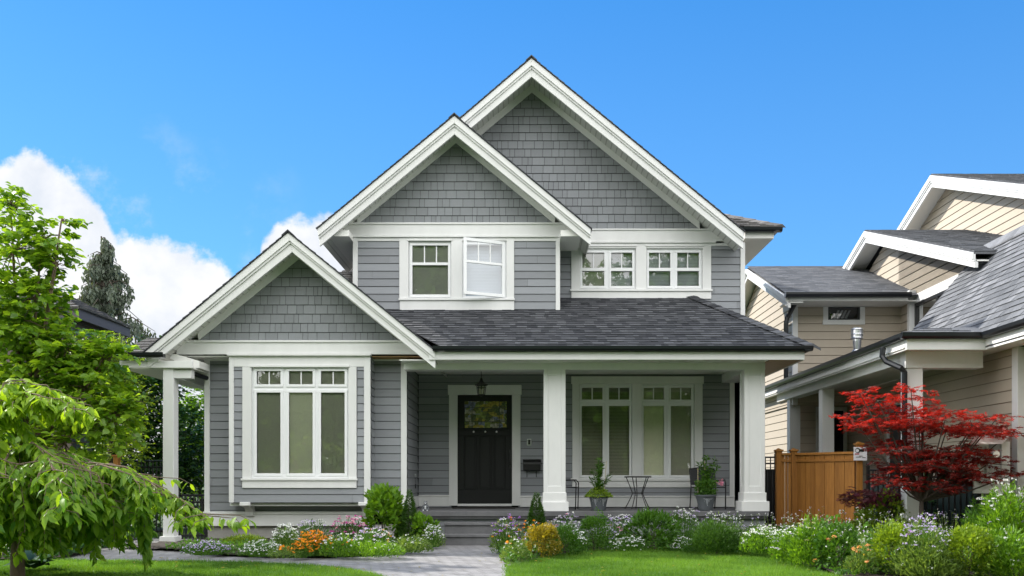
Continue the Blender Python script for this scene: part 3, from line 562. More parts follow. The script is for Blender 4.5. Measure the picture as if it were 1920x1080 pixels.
# figurine
fg = thing('cat_figurine', 'small grey sitting cat statuette on the porch edge beside the steps', 'statuette', P(798, 957, 16.1)); cx, cy, cz = X(798, 16.1), 16.1, .52; q = MB()
q.lathe((cx, cy, cz), [(.0, 0), (.052, 0), (.058, .02), (.05, .05), (.036, .09), (.028, .115), (.02, .125)], 14, sy=.8); q.ball((cx, cy-.01, cz+.135), .032, .03, .027, 12)
for s_ in (-1, 1):
    q.prism([(cx+s_*.03, cy, cz+.15), (cx+s_*.01, cy, cz+.158), (cx+s_*.024, cy, cz+.178)], (0, .012, 0)); q.ball((cx+s_*.042, cy-.01, cz+.035), .024, .035, .04, 10)
    q.tube([(cx+s_*.035, cy-.02, cz+.1), (cx+s_*.04, cy-.04, cz+.08), (cx+s_*.015, cy-.05, cz+.06)], .012, 6)
q.build('body', figm, fg, smooth=True); q = MB()
for s_ in (-1, 1): q.ball((cx+s_*.034, cy-.045, cz+.012), .015, .022, .012, 8); q.ball((cx+s_*.012, cy-.038, cz+.142), .006, .004, .006, 6)
q.ball((cx, cy-.042, cz+.128), .014, .006, .010, 8); q.ball((cx, cy-.042, cz+.06), .02, .008, .03, 8); q.build('markings', figl, fg)
# bistro table and chairs
bt = thing('bistro_table', 'round black wrought iron bistro table between the two planters', 'table', (X(1196, 17.2), 17.2, .52)); cx, cy = X(1196, 17.2), 17.2; q = MB(); zt = Z(893, 17.2)
q.lathe((cx, cy, zt), [(0, 0), (.235, 0), (.245, -.008), (.245, -.02), (.235, -.024), (0, -.02)], 32); q.build('table_top', black, bt)
for k in range(5):
    a = .35+k*2*math.pi/5; q = MB(); q.tube([(cx+r_*math.cos(a), cy+r_*math.sin(a), z_) for r_, z_ in ((.21, zt-.02), (.15, .52+.42), (.105, .52+.31), (.10, .52+.27), (.13, .52+.2), (.19, .52+.08), (.235, .525))], .0085, 6); q.build('leg', black, bt)
q = MB(); q.lathe((cx, cy, .52+.285), [(.108, -.006), (.108, .006), (.096, .006), (.096, -.006), (.108, -.006)], 24); q.build('ring', black, bt)
meshm = material('chair_sling', (.03, .03, .033), .8)
def chair(loc, rz, label):
    t = thing('patio_chair', label, 'chair', (0, 0, 0), 'black patio armchairs on the porch')
    w_, d_, sh_, ah, bh = .25, .22, .40, .52, .72
    for s_ in (-1, 1):
        q = MB(); q.tube([(s_*w_, -d_, 0), (s_*w_, -d_-.01, ah-.05), (s_*w_, -d_+.03, ah), (s_*w_, d_, ah-.01)], .012, 6); q.build('arm', black, t)
        q = MB(); q.tube([(s_*w_*.93, d_+.08, 0), (s_*w_*.93, d_+.01, sh_), (s_*w_*.93, d_+.10, bh)], .011, 6); q.build('rear_leg', black, t)
    q = MB(); q.box(-w_+.015, w_-.015, -d_, d_, sh_-.012, sh_); q.build('seat', meshm, t, bevel=.004)
    q = MB(); q.prism([(-w_*.9, d_+.012, sh_+.03), (w_*.9, d_+.012, sh_+.03), (w_*.9, d_+.095, bh-.01), (0, d_+.10, bh+.02), (-w_*.9, d_+.095, bh-.01)], (0, .01, 0)); q.tube([(-w_*.93, d_+.10, bh), (0, d_+.105, bh+.03), (w_*.93, d_+.10, bh)], .011, 6); q.build('backrest', meshm, t)
    q = MB(); q.tube([(-w_, -d_, sh_-.01), (w_, -d_, sh_-.01), (w_*.93, d_, sh_-.01), (-w_*.93, d_, sh_-.01), (-w_, -d_, sh_-.01)], .01, 6); q.build('seat_rail', black, t)
    t.location = loc; t.rotation_euler = (0, 0, rz); return t
chair((X(1058, 17.1), 17.05, .52), math.radians(82), 'black patio armchair half hidden behind the middle white column')
chair((X(1325, 17.2), 17.1, .52), math.radians(8), 'black patio armchair behind the planter by the right column')
# ================================================================== THE TAN HOUSE
nb = thing('neighbour_house', 'tan sided house with white gables and grey roof beyond the cedar fence', 'house', (7, 18, 0))
ts = MB()
def twall(Xw, D0, D1, z0, z1): sidewall(ts, Xw, D0, D1, z0, z1, -1, .165, .016, v0=0)
def tfront(x0, x1, D, z0, z1):
    clad(ts, [(x0, z0), (x1, z0), (x1, z1), (x0, z1)], (0, D, 0), UX, VZ, NF, .165, .016, v0=0, slot=.010); ts.box(x0, x1, D+.001, D+.04, z0, z1, mi=1)
def tgable(Xw, pts_):  # (D, z)
    clad(ts, pts_, (Xw, 0, 0), (0, 1, 0), VZ, (-1, 0, 0), .165, .016, v0=0, slot=.010); ts.prism([(Xw+.002, a, b) for a, b in pts_], (.06, 0, 0), mi=1)
XL = 5.62
twall(6.9, 13.55, 20.5, .2, 3.2); tfront(5.62, 6.2, 20.5, .2, 3.0); tfront(6.85, 6.95, 20.5, .2, 3.0); tfront(6.2, 6.85, 20.5, 2.6, 3.0); twall(XL, 20.5, 27, .2, 3.1)
XF = X(1489, 20)-.02
tfront(XF, X(1545, 20), 20, 2.6, 4.8); tfront(X(1620, 20), 7.84, 20, 2.6, 4.8); tfront(X(1545, 20), X(1620, 20), 20, 2.6, Z(606, 20)); tfront(X(1545, 20), X(1620, 20), 20, Z(570, 20), 4.8)
tgable(XF, [(20, 2.6), (25.4, 2.6), (25.4, 4.85), (22.7, 5.92), (20, 4.85)])
twall(7.83, 19.6, 20, 3.0, 4.85)
wD0, wD1 = 17.25, 19.6     # window wall under the middle gable
twall(7.95, 17.0, 19.6, 2.8, 3.3); tgable(7.95, [(15.9, 4.72), (23.6, 4.72), (23.6, 5.3), (21.2, 6.25), (20.4, 6.02)][:5]); tgable(7.95, [(16.3, 4.72), (20.41, 4.72), (20.41, 6.03)])
tgable(9.75, [(16.0, 5.0), (27.0, 5.0), (27, 6.3), (22.0, 7.9), (16.0, 5.75)])
twall(7.04, 12.0, 13.38, .2, 2.95); tfront(7.1, 12, 11.96, .2, 2.95)
clad(ts, [(6.55, 3.06), (9.69, 3.06), (8.12, 4.95)], (0, 10.46, 0), UX, VZ, NF, .165, .016, v0=0, slot=.010)
ts.build('siding', [tan, tanbk], nb)
nw = MB(); nw.box(7.05, 12, 12.0, 27, 0, 3.05); nw.box(5.75, 12, 20.9, 27, 0, 4.8); nw.box(8.4, 12, 17.2, 26, 3, 5.2); nw.box(9.9, 14, 16.3, 27, 3, 6.3); nw.build('wall', roomd, nb)
for q_ in ((6.86, 7.10, 13.38, 13.54, .2, 2.9), (7.0, 7.1, 11.92, 11.98, .2, 2.9), (XF-.02, XF+.09, 19.97, 20.03, 2.6, 4.78), (7.80, 7.94, 19.5, 19.62, 2.9, 4.9), (XL-.02, XL+.05, 20.45, 20.5, .2, 2.9)):
    nt_ = MB(); nt_.box(*q_); nt_.build('corner_board', white, nb, bevel=.004)
# posts, beam, eaves of the side porch
for a, D_ in ((1700, 13.9), (1542, 17.9), (1481, 20.1)):
    q = MB(); x0 = X(a, D_); w_ = .235 if a == 1700 else .22; q.box(x0, x0+w_, D_, D_+.22, .2, 2.66 if a == 1700 else 2.74); q.build('porch_post', white, nb, bevel=.004)
q = MB(); q.box(5.50, 5.72, 14.12, 21, 2.74, 2.9); q.box(5.5, 6.62, 13.88, 14.12, 2.66, 2.9); q.build('porch_beam', white, nb, bevel=.004)
q = MB(); q.box(5.34, 6.88, 13.55, 22.5, 2.90, 2.92); q.box(6.46, 6.88, 11.5, 13.55, 2.90, 2.92); q.build('soffit', soffw, nb)
q = MB(); q.box(5.36, 5.40, 13.53, 22.5, 2.87, 3.02); q.box(5.36, 6.50, 13.49, 13.53, 2.87, 3.02); q.box(6.46, 6.50, 11.5, 13.49, 2.87, 3.02); q.build('fascia', white, nb, bevel=.004)
q = MB(); gq = [(0, 3.02), (-.07, 3.02), (-.10, 3.05), (-.11, 3.10), (0, 3.10)]
q.prism([(5.36+a, 13.42, b) for a, b in gq], (0, 9.1, 0)); q.prism([(5.26, 13.49+a, b) for a, b in gq], (1.2, 0, 0)); q.prism([(6.46+a, 11.5, b) for a, b in gq], (0, 1.9, 0)); q.build('gutter', gutt, nb)
q = MB(); xd, dd = X(1662, 13.95)+.0, 13.8
q.tube([P(1656, 652, 14.1), P(1654, 668, 14.1), P(1662, 678, 14.05), P(1690, 690, 13.85), P(1696, 698, 13.85), P(1696, 905, 13.85)], .042, 8); q.build('downspout', gutt, nb)
q = MB(); q.tube([P(1492, 560, 19.8), P(1490, 570, 19.8), P(1476, 596, 19.75), P(1474, 606, 19.75), P(1474, 720, 19.75)], .05, 8); q.build('downspout', gutt, nb)
# roofs
nr = MB()
m12 = 1.2; Vr = Vector((1, 0, m12)).normalized(); Nr = Vector((-m12, 0, 1)).normalized(); ln_ = math.hypot(1.69, 1.69*m12)
clad(nr, [(10.5, 0), (17.2, 0), (17.2, ln_), (10.5, ln_)], (6.42, 0, 3.09), (0, 1, 0), Vr, Nr, .14, .009, widths=(.12, .30), tabs=.007)
nr.prism([(6.42, 10.5, 3.08), (8.11, 10.5, 3.08+1.69*m12), (9.8, 10.5, 3.08), ], (0, 6.7, 0), .3)
q = MB()
for sg_ in (-1, 1): q.prism([(8.11, 10.40, 5.12), (8.11+sg_*1.72, 10.40, 3.06), (8.11+sg_*1.72, 10.40, 2.86), (8.11, 10.40, 4.88)], (0, .06, 0))
q.build('rake_board', white, nb, bevel=.004); q = MB(); q.box(6.5, 9.75, 10.45, 11.96, 2.9, 2.92); q.build('soffit', soffw, nb)
y_ = 10.5
while y_ < 17.2: nr.prism([(7.98, y_, 5.0), (8.12, y_, 5.16), (8.26, y_, 5.0), (8.26, y_, 5.03), (8.12, y_, 5.20), (7.98, y_, 5.03)], (0, .2, 0), R.random()); y_ += .2
# low porch roof
clad(nr, [(5.26, 0), (6.5, 0), (5.86, .36)], (0, 13.44, 3.10), UX, Vector((0, 1, .36)).normalized(), Vector((0, -.36, 1)).normalized(), .12, .01, widths=(.1, .3), tabs=.005)
nr.mesh([(5.26, 13.44, 3.1), (6.5, 13.44, 3.1), (6.5, 13.9, 3.26), (5.86, 13.8, 3.22), (5.26, 22.4, 3.1), (6.5, 22.4, 3.3)], [(0, 1, 2, 3), (0, 3, 2, 5, 4)], .3)
# far block
rise = (6.02-4.66)/3.55; fv = Vector((0, 1, rise)).normalized(); fn = Vector((0, -rise, 1)).normalized(); L_ = 3.55*math.hypot(1, rise)
clad(nr, [(5.28, 0), (9.5, 0), (9.5, L_), (5.28, L_)], (0, 19.3, 4.76), UX, fv, fn, .14, .007, widths=(.12, .3), tabs=.004); nr.mesh([(5.28, 19.3, 4.74), (9.5, 19.3, 4.74), (9.5, 22.8, 6.08), (5.28, 22.8, 6.08), (5.28, 26.3, 4.74), (9.5, 26.3, 4.74)], [(0, 1, 2, 3), (3, 2, 5, 4)], .3)
# middle and large gable roofs (ridges run away from the grey house)
def xroof(x0, x1, apx, zap, dn, zn, df, zf):
    for d_, z_ in ((dn, zn), (df, zf)):
        v_ = Vector((0, apx-d_, zap-z_)); ln2 = v_.length; v_.normalize(); n_ = Vector((0, -v_.z, v_.y)) if d_ < apx else Vector((0, v_.z, -v_.y))
        if n_.z < 0: n_ = -n_
        clad(nr, [(x0, 0), (x1, 0), (x1, ln2), (x0, ln2)], (0, d_, z_), UX, v_, n_, .14, .007, widths=(.12, .3), tabs=.004); nr.prism([(x0, d_, z_-.01), (x0, apx, zap-.01), (x0, apx, zap-.05), (x0, d_, z_-.05)], (x1-x0, 0, 0), .3)
mg = dict(x=7.5, a=(21.2, 6.55), n=(16.05, 4.86), f=(23.6, 5.62)); lg = dict(x=9.3, a=(22.0, 8.04), n=(13.5, 5.0), f=(25.6, 6.75))
xroof(7.5, 12, 21.2, 6.56, 16.05, 4.87, 24.5, 5.42); xroof(9.3, 14, 22.0, 8.05, 14.5, 5.36, 27, 6.2)
nr.build('roof', roofn, nb)
rk = MB()
def xrake(x, a, n, f, th):
    for e in (n, f):
        for f0, f1, dx in ((0, .45, -.03), (.45, .6, -.01), (.6, 1, .012)):
            rk.prism([(x+dx, a[0], a[1]-th*f0), (x+dx, e[0], e[1]-th*f0), (x+dx, e[0], e[1]-th*f1), (x+dx, a[0], a[1]-th*f1)], (.06, 0, 0))
xrake(7.5, (21.2, 6.53), (16.05, 4.84), (24.5, 5.40), .25); xrake(9.3, (22, 8.02), (14.5, 5.33), (27, 6.17), .27); xrake(5.26, (22.8, 6.05), (19.28, 4.72), (26.3, 4.72), .22)
rk.build('rake_board', white, nb, bevel=.004)
sf = MB()
for x, xw_, a, n, f, th in ((7.53, 7.95, (21.2, 6.53), (16.05, 4.84), (24.5, 5.40), .12), (9.33, 9.75, (22, 8.02), (14.5, 5.33), (27, 6.17), .13), (5.29, XF, (22.8, 6.05), (19.28, 4.72), (26.3, 4.72), .1)):
    for e in (n, f): sf.prism([(x, a[0], a[1]-th), (x, e[0], e[1]-th), (x, e[0], e[1]-th-.02), (x, a[0], a[1]-th-.02)], (xw_-x, 0, 0))
sf.build('soffit', soffw, nb)
fz = MB(); fz.box(5.3, X(1702, 19.3), 19.28, 19.33, Z(564, 19.3), Z(553.5, 19.3)); fz.box(5.3, 7.9, 19.33, 20, Z(564, 19.3)+.0, Z(564, 19.3)+.02)
# band and window under the middle gable
fz.box(7.90, 7.96, 17.2, 19.62, 4.62, 4.80); fz.box(7.90, 7.97, 16.95, 17.2, 2.9, 4.80); fz.build('frieze_board', white, nb)
q = MB(); q.prism([(5.2, 19.22, 4.70), (5.2, 19.17, 4.70), (5.2, 19.14, 4.75), (5.2, 19.14, 4.79), (5.2, 19.28, 4.79), (5.2, 19.28, 4.70)], (X(1708, 19.2)-5.2, 0, 0)); q.build('gutter', gutt, nb)
q = MB(); frame_y = [(19.5, 19.56), (17.25, 17.31)]
q.box(7.905, 7.96, 17.25, 19.55, 4.56, 4.62); q.box(7.905, 7.96, 19.42, 19.50, 3.2, 4.56); q.box(7.90, 7.96, 18.4, 18.46, 3.2, 4.56); wn = q.build('window', black, nb)
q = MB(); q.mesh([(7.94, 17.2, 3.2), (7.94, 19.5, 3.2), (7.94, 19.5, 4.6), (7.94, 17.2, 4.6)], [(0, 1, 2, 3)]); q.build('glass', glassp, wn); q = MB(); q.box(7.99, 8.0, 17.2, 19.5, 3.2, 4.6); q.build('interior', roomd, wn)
q = MB(); q.fbox(1543, 1622, 567, 571, 20, .05, .03); q.fbox(1542, 1621, 600, 609, 20, .05, .03); q.fbox(1543, 1552, 571, 600, 20, .05, .029); q.fbox(1612, 1621, 571, 600, 20, .05, .029); sw = q.build('window', white, nb, bevel=.003)
q = MB(); frame_grid(q, (1552, 1612, 571, 600), [(1556, 1608, 574, 597)], 20, .04, .0); q.build('frame', black, sw); q = MB(); q.face([P(1556, 597, 20.03), P(1608, 597, 20.03), P(1608, 574, 20.03), P(1556, 574, 20.03)]); q.build('glass', glassu, sw)
q = MB()
for k in range(4): q.prism([P(1563+k*7, 597, 20.1), P(1567+k*7, 597, 20.1), P(1574+k*7, 582, 20.1), P(1571+k*7, 582, 20.1)], (0, .02, 0))
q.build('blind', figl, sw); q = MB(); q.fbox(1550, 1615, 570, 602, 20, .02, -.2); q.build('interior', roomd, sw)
q = MB(); c_ = P(1607, 660, 17.5); cx, cy = c_.x, c_.y; q.lathe((cx, cy, 0), [(.06, Z(672, cy)), (.065, Z(655, cy)), (.13, Z(662, cy))][:2]+[(.075, Z(640, cy)), (.075, Z(636, cy)), (.105, Z(635, cy)), (.105, Z(616, cy)), (.07, Z(615, cy)), (0, Z(614, cy))], 20)
for z_ in (618, 627, 634): q.lathe((cx, cy, Z(z_, cy)), [(.106, -.012), (.113, 0), (.106, .012)], 20)
q.lathe((cx, cy, 0), [(.2, Z(668, cy)), (.12, Z(664, cy)), (.075, Z(656, cy))], 20); q.build('flue', steel, nb, smooth=False)
q = MB(); q.box(6.2, 6.26, 20.44, 20.5, .2, 2.6); q.box(6.79, 6.85, 20.44, 20.5, .2, 2.6); q.box(6.26, 6.79, 20.44, 20.5, 2.52, 2.6); dd_ = q.build('side_door', white, nb); q = MB(); q.box(6.26, 6.79, 20.52, 20.54, .2, 2.52); q.build('door_leaf', doorm, dd_)
# second door facing the side porch
q = MB(); q.box(6.85, 6.9, 16.9, 17.0, .2, 2.5); q.box(6.85, 6.9, 18.1, 18.2, .2, 2.5); q.box(6.85, 6.9, 17.0, 18.1, 2.42, 2.5); dd_ = q.build('side_door', white, nb); q = MB(); q.box(6.875, 6.895, 17.0, 18.1, .2, 2.42); q.build('door_leaf', doorm, dd_)
# meter cabinet
mc = thing('meter_cabinet', 'white hooded electricity meter cabinet on the tan wall behind the red maple', 'meter', P(1860, 900, 13.4)); D = 13.3
q = MB(); frame_grid(q, (1826, 1894, 828, 925), [(1834, 1850, 838, 905), (1854, 1878, 832, 905)], D, .04, 0); q.box(X(1834, D), X(1878, D), D+.03, D+.16, Z(925, D), Z(830, D)); q.build('cabinet', white, mc, bevel=.003)
q = MB(); q.prism([P(1820, 834, D-.12), P(1880, 832, D-.12), P(1898, 812, D+.1), P(1832, 815, D+.1)], (0, .02, .02)); q.build('hood', white, mc)
q = MB(); q.fbox(1854, 1878, 832, 868, D, .02, -.02); q.build('panel', metg, mc)
q = MB(); c_ = P(1862.5, 852, D); n_ = 20
for r_, y0, y1 in ((.062, D-.04, D+.02), (.05, D-.09, D-.04)): q.prism([(c_.x+r_*math.cos(2*math.pi*k/n_), y0, c_.z+r_*math.sin(2*math.pi*k/n_)) for k in range(n_)], (0, y1-y0, 0))
q.build('meter', steel, mc, bevel=.004)
# ================================================================== HOUSE BEYOND THE LEFT TREE
lh = thing('shake_roof_house', 'brown house with hipped shake roof rising behind the broad leaved tree', 'house', (-11, 22, 0))
q = MB(); q.box(-14.6, -9.6, 20.3, 22.4, 0, 4.5); q.build('wall', material('brown_wall', (.12, .10, .09), .8), lh)
q = MB(); q.box(-15, -9.30, 20.0, 20.05, 4.40, 4.62); q.box(-9.35, -9.30, 20.05, 22.6, 4.40, 4.62); q.box(-15, -9.5, 20.05, 22.6, 4.38, 4.40); q.build('fascia', material('brown_fascia', (.09, .08, .085), .7), lh)
q = MB(); sl5 = .55; vv = Vector((-1, 0, sl5)).normalized(); nv = Vector((sl5, 0, 1)).normalized(); k5 = math.hypot(1, sl5)
clad(q, [(19.95, 0), (22.65, 0), (21.35, 1.3*k5), (21.25, 1.3*k5)], (-9.27, 0, 4.62), (0, 1, 0), vv, nv, .16, .025, widths=(.1, .25), tabs=.012)
clad(q, [(-15, 0), (-9.27, 0), (-10.57, 1.3*k5), (-13.7, 1.3*k5)], (0, 19.95, 4.62), UX, Vector((0, 1, sl5)).normalized(), Vector((0, -sl5, 1)).normalized(), .16, .025, widths=(.1, .25), tabs=.012)
q.mesh([(-15, 19.95, 4.6), (-9.27, 19.95, 4.6), (-10.57, 21.3, 5.32), (-13.7, 21.3, 5.32), (-9.27, 22.65, 4.6), (-15, 22.65, 4.6)], [(0, 1, 2, 3), (1, 4, 2), (4, 5, 3, 2)], .3); q.build('roof', roofb, lh)
# ================================================================== FENCES
cf = thing('cedar_fence', 'orange stained cedar privacy fence beside the right porch column', 'fence', (5, 16.2, .2))
A, Bp = Vector((X(1460, 16.8), 16.8, 0)), Vector((X(1607, 15.9), 15.9, 0)); mid = Vector((X(1488, 16.75), 16.75, 0)); zb_, zt_ = .12, 1.50
def cpost(p, zt2):
    q = MB(); q.box(p.x-.05, p.x+.05, p.y-.05, p.y+.05, zb_, zt2, R.random()); q.box(p.x-.07, p.x+.07, p.y-.07, p.y+.07, zt2, zt2+.03, .9); q.prism([(p.x-.05, p.y-.05, zt2+.03), (p.x+.05, p.y-.05, zt2+.03), (p.x, p.y, zt2+.06)], (0, .08, 0)); q.build('post', cedar, cf, bevel=.004)
cpost(A, 1.54); cpost(mid, 1.54); cpost(Bp+Vector((.03, 0, 0)), 1.62)
def boards(p, q_, n):
    m_ = MB(); d = (q_-p); ln = d.length; d.normalize(); pe = Vector((d.y, -d.x, 0))
    for k in range(n):
        a = p+d*(ln*k/n+.002); b = p+d*(ln*(k+1)/n-.002); o = pe*(.006*(k % 2)); m_.prism([a+o+Vector((0, 0, zb_)), b+o+Vector((0, 0, zb_)), b+o+Vector((0, 0, zt_-.03)), a+o+Vector((0, 0, zt_-.03))], pe*.02, R.random())
    m_.build('panel', cedar, cf)
    m_ = MB(); m_.prism([p+Vector((0, 0, zt_-.03)), q_+Vector((0, 0, zt_-.03)), q_+Vector((0, 0, zt_+.01)), p+Vector((0, 0, zt_+.01))], pe*.06, .7); m_.prism([p+Vector((0, 0, zt_-.15)), q_+Vector((0, 0, zt_-.15)), q_+Vector((0, 0, zt_-.11)), p+Vector((0, 0, zt_-.11))], pe*.045, .3); m_.build('rail', cedar, cf, bevel=.003)
boards(A+Vector((.05, -.02, 0)), mid+Vector((-.05, -.02, 0)), 3); boards(mid+Vector((.05, -.02, 0)), Bp+Vector((-.03, 0, 0)), 12)
sg = thing('camera_warning_sign', 'small white camera surveillance sign fixed on the cedar fence post', 'sign', P(1612, 862, 15.8)); D = 15.8
q = MB(); q.fbox(1600, 1625, 838.5, 863.5, D, .008, .02); q.build('board', signw, sg, bevel=.002)
q = MB(); n_ = 16
def disc(mb, px, py, r, d): mb.prism([(X(px, D)+r*math.cos(2*math.pi*k/n_), D-d, Z(py, D)+r*math.sin(2*math.pi*k/n_)) for k in range(n_)], (0, .002, 0))
disc(q, 1607.3, 844.8, .042, .024); disc(q, 1617.0, 844.5, .026, .0245); q.fbox(1612, 1618, 842, 847, D, .002, .0243); q.fbox(1621, 1623.5, 843.3, 844.6, D, .002, .0243); q.fbox(1604, 1613, 856.6, 857.6, D, .002, .0243); q.fbox(1610, 1617, 854.8, 855.7, D, .002, .0243); q.fbox(1616, 1622, 857.5, 858.6, D, .002, .0243); q.build('camera_symbol', black, sg)
q = MB(); disc(q, 1606.6, 845, .027, .027); q.build('lens', signw, sg); q = MB(); q.fbox(1602, 1610, 850.3, 852.2, D, .002, .0243); q.build('red_bar', signr, sg)
def pickets(name, label, p, q_, z0, z1, n, solid=None, zs=None):
    t = thing(name, label, 'fence', p); d = q_-p
    m_ = MB()
    for k in range(n+1):
        c = p+d*(k/n); m_.box(c.x-.009, c.x+.009, c.y-.009, c.y+.009, z0, z1-.02)
    m_.build('pickets', black, t); m_ = MB()
    for z_ in (z0+.06, z1-.14, z1-.02):
        for _ in (0,): m_.tube([p+Vector((0, 0, z_)), q_+Vector((0, 0, z_))], .016, 4)
    m_.build('rails', black, t); m_ = MB()
    for c in (p, q_): m_.box(c.x-.025, c.x+.025, c.y-.025, c.y+.025, z0-.05, z1+.05); m_.ball((c.x, c.y, z1+.08), .03, .03, .03, 8)
    m_.build('post', black, t)
    if solid:
        m_ = MB(); dn = d.normalized()
        for k in range(n*2): a = p+d*(k/n/2); b = p+d*((k+.93)/n/2); m_.prism([a+Vector((0, .012, z0)), b+Vector((0, .012, z0)), b+Vector((0, .012, zs)), a+Vector((0, .012, zs))], (0, .015, 0), R.random())
        m_.build('screen', solid, t)
    return t
pickets('metal_gate', 'low black picket gate between the slim column and the bay wall', Vector((X(334, 16.4), 16.4, 0)), Vector((X(386, 16.5), 16.5, 0)), .03, .80, 7)
pickets('metal_fence', 'tall black picket fence behind the left breezeway column', Vector((X(222, 18), 18, 0)), Vector((X(322, 18), 18, 0)), .02, 1.42, 14)
pickets('metal_fence', 'black picket fence with dark green screen right of the cedar fence', Vector((5.62, 15.75, 0)), Vector((X(1835, 14.2), 14.2, 0)), .2, 1.22, 20, darkgr, .98)
pickets('metal_fence', 'dark screened picket fence in the gap between porch column and cedar post', Vector((3.95, 18.6, 0)), Vector((4.85, 18.6, 0)), .2, 1.5, 9, black, 1.25)
q = MB(); q.box(X(212, 17), X(222, 17), 17, 17.1, 0, Z(856, 17)); q.box(X(210, 17), X(224, 17), 16.98, 17.12, Z(856, 17), Z(853, 17)); q = q.build('fence_post', cedar, bevel=.004); tag(q, 'orange cedar post standing behind the weeping cherry', 'post')
# ================================================================== GROUND
def sheet(name, pts_, z, m_, kind='structure'):
    q = MB(); q.face([(a, b, z) for a, b in pts_]); o = q.build(name, m_, kind=kind); return o
groundm = material('ground_green', (.045, .075, .018), .95, bump=.6, bscale=30, nz=.35, nscale=3)
sheet('ground', [(-300, -200), (300, -200), (300, 500), (-300, 500)], -.03, groundm)
sheet('path', [(-8, 7.5), (.1, 7.5), (.1, 15.6), (-8, 17.5)], 0, pavm)
lawnm = material('lawn_base', (.05, .14, .012), .95, bump=.5, bscale=80, nz=.3, nscale=5)
def G(px, py, zg=0): D_ = (ZE-zg)*F/(py-CY); return (X(px, D_), D_)
lawnR = [G(949, 1090), G(949, 1063), G(975, 1057), G(1010, 1050), G(1060, 1041), G(1100, 1034), G(1200, 1030), G(1300, 1029), G(1400, 1031), G(1450, 1042), G(1500, 1060), G(1560, 1078), G(1600, 1100), (3.4, 7.5), (-.2, 7.5)]
lawnL = [G(60, 1050), G(160, 1052), G(300, 1053), G(420, 1054.5), G(500, 1057), G(600, 1062), G(660, 1069), G(712, 1080), G(760, 1100), (-1.9, 7.5), (-9, 7.5), (-9, 12.2)]
sheet('lawn', lawnR, .008, lawnm); sheet('lawn', lawnL, .0085, lawnm)
def inside(px_, py_, poly):
    r = np.zeros(len(px_), bool); j = len(poly)-1
    for i in range(len(poly)):
        xi, yi = poly[i]; xj, yj = poly[j]
        c = ((yi > py_) != (yj > py_)) & (px_ < (xj-xi)*(py_-yi)/(yj-yi+1e-12)+xi); r ^= c; j = i
    return r
# ------------------------------------------------------------------ leaf meshes
def norm(a): return a/np.maximum(np.linalg.norm(a, axis=1, keepdims=True), 1e-9)
def kite(wd=.3, dr_=.08): return np.array([(0, 0, 0), (-wd, .42, .05), (0, 1, -dr_), (wd, .42, .05)]), [(0, 1, 2), (0, 2, 3)]
def ovate(wd=.3, dr_=.12): return np.array([(0, 0, 0), (-wd*.9, .25, .04), (-wd*.8, .62, .02), (0, 1, -dr_), (wd*.8, .62, .02), (wd*.9, .25, .04), (0, .3, -.02), (0, .65, -.05)]), [(0, 1, 6), (1, 2, 7, 6), (2, 3, 7), (0, 6, 5), (6, 7, 4, 5), (7, 3, 4)]
def star():
    v_, f_ = [], []
    for a, l_ in ((-75, .55), (-38, .85), (0, 1), (38, .85), (75, .55)):
        a = math.radians(a); c, s_ = math.cos(a), math.sin(a); k = len(v_)
        for x_, y_, z_ in ((0, 0, 0), (-.10, .5, .03), (0, 1, -.1), (.10, .5, .03)): x_, y_ = x_*l_*1.1, y_*l_; v_.append((x_*c+y_*s_, -x_*s_+y_*c, z_))
        f_.append((k, k+1, k+2, k+3))
    return np.array(v_), f_
def petals(n=5, wd=.34):
    v_, f_ = [], []
    for i in range(n):
        a = 2*math.pi*i/n; c, s_ = math.cos(a), math.sin(a); k = len(v_)
        for x_, y_, z_ in ((0, 0, 0), (-wd*.5, .32, .05), (0, .5, .02), (wd*.5, .32, .05)): v_.append((x_*c+y_*s_, -x_*s_+y_*c, z_))
        f_.append((k, k+1, k+2, k+3))
    return np.array(v_), f_
BLADE = (np.array([(-.5, 0, 0), (.5, 0, 0), (.12, .6, .04), (-.12, .6, .04), (0, 1, .18)]), [(0, 1, 2, 3), (3, 2, 4)])
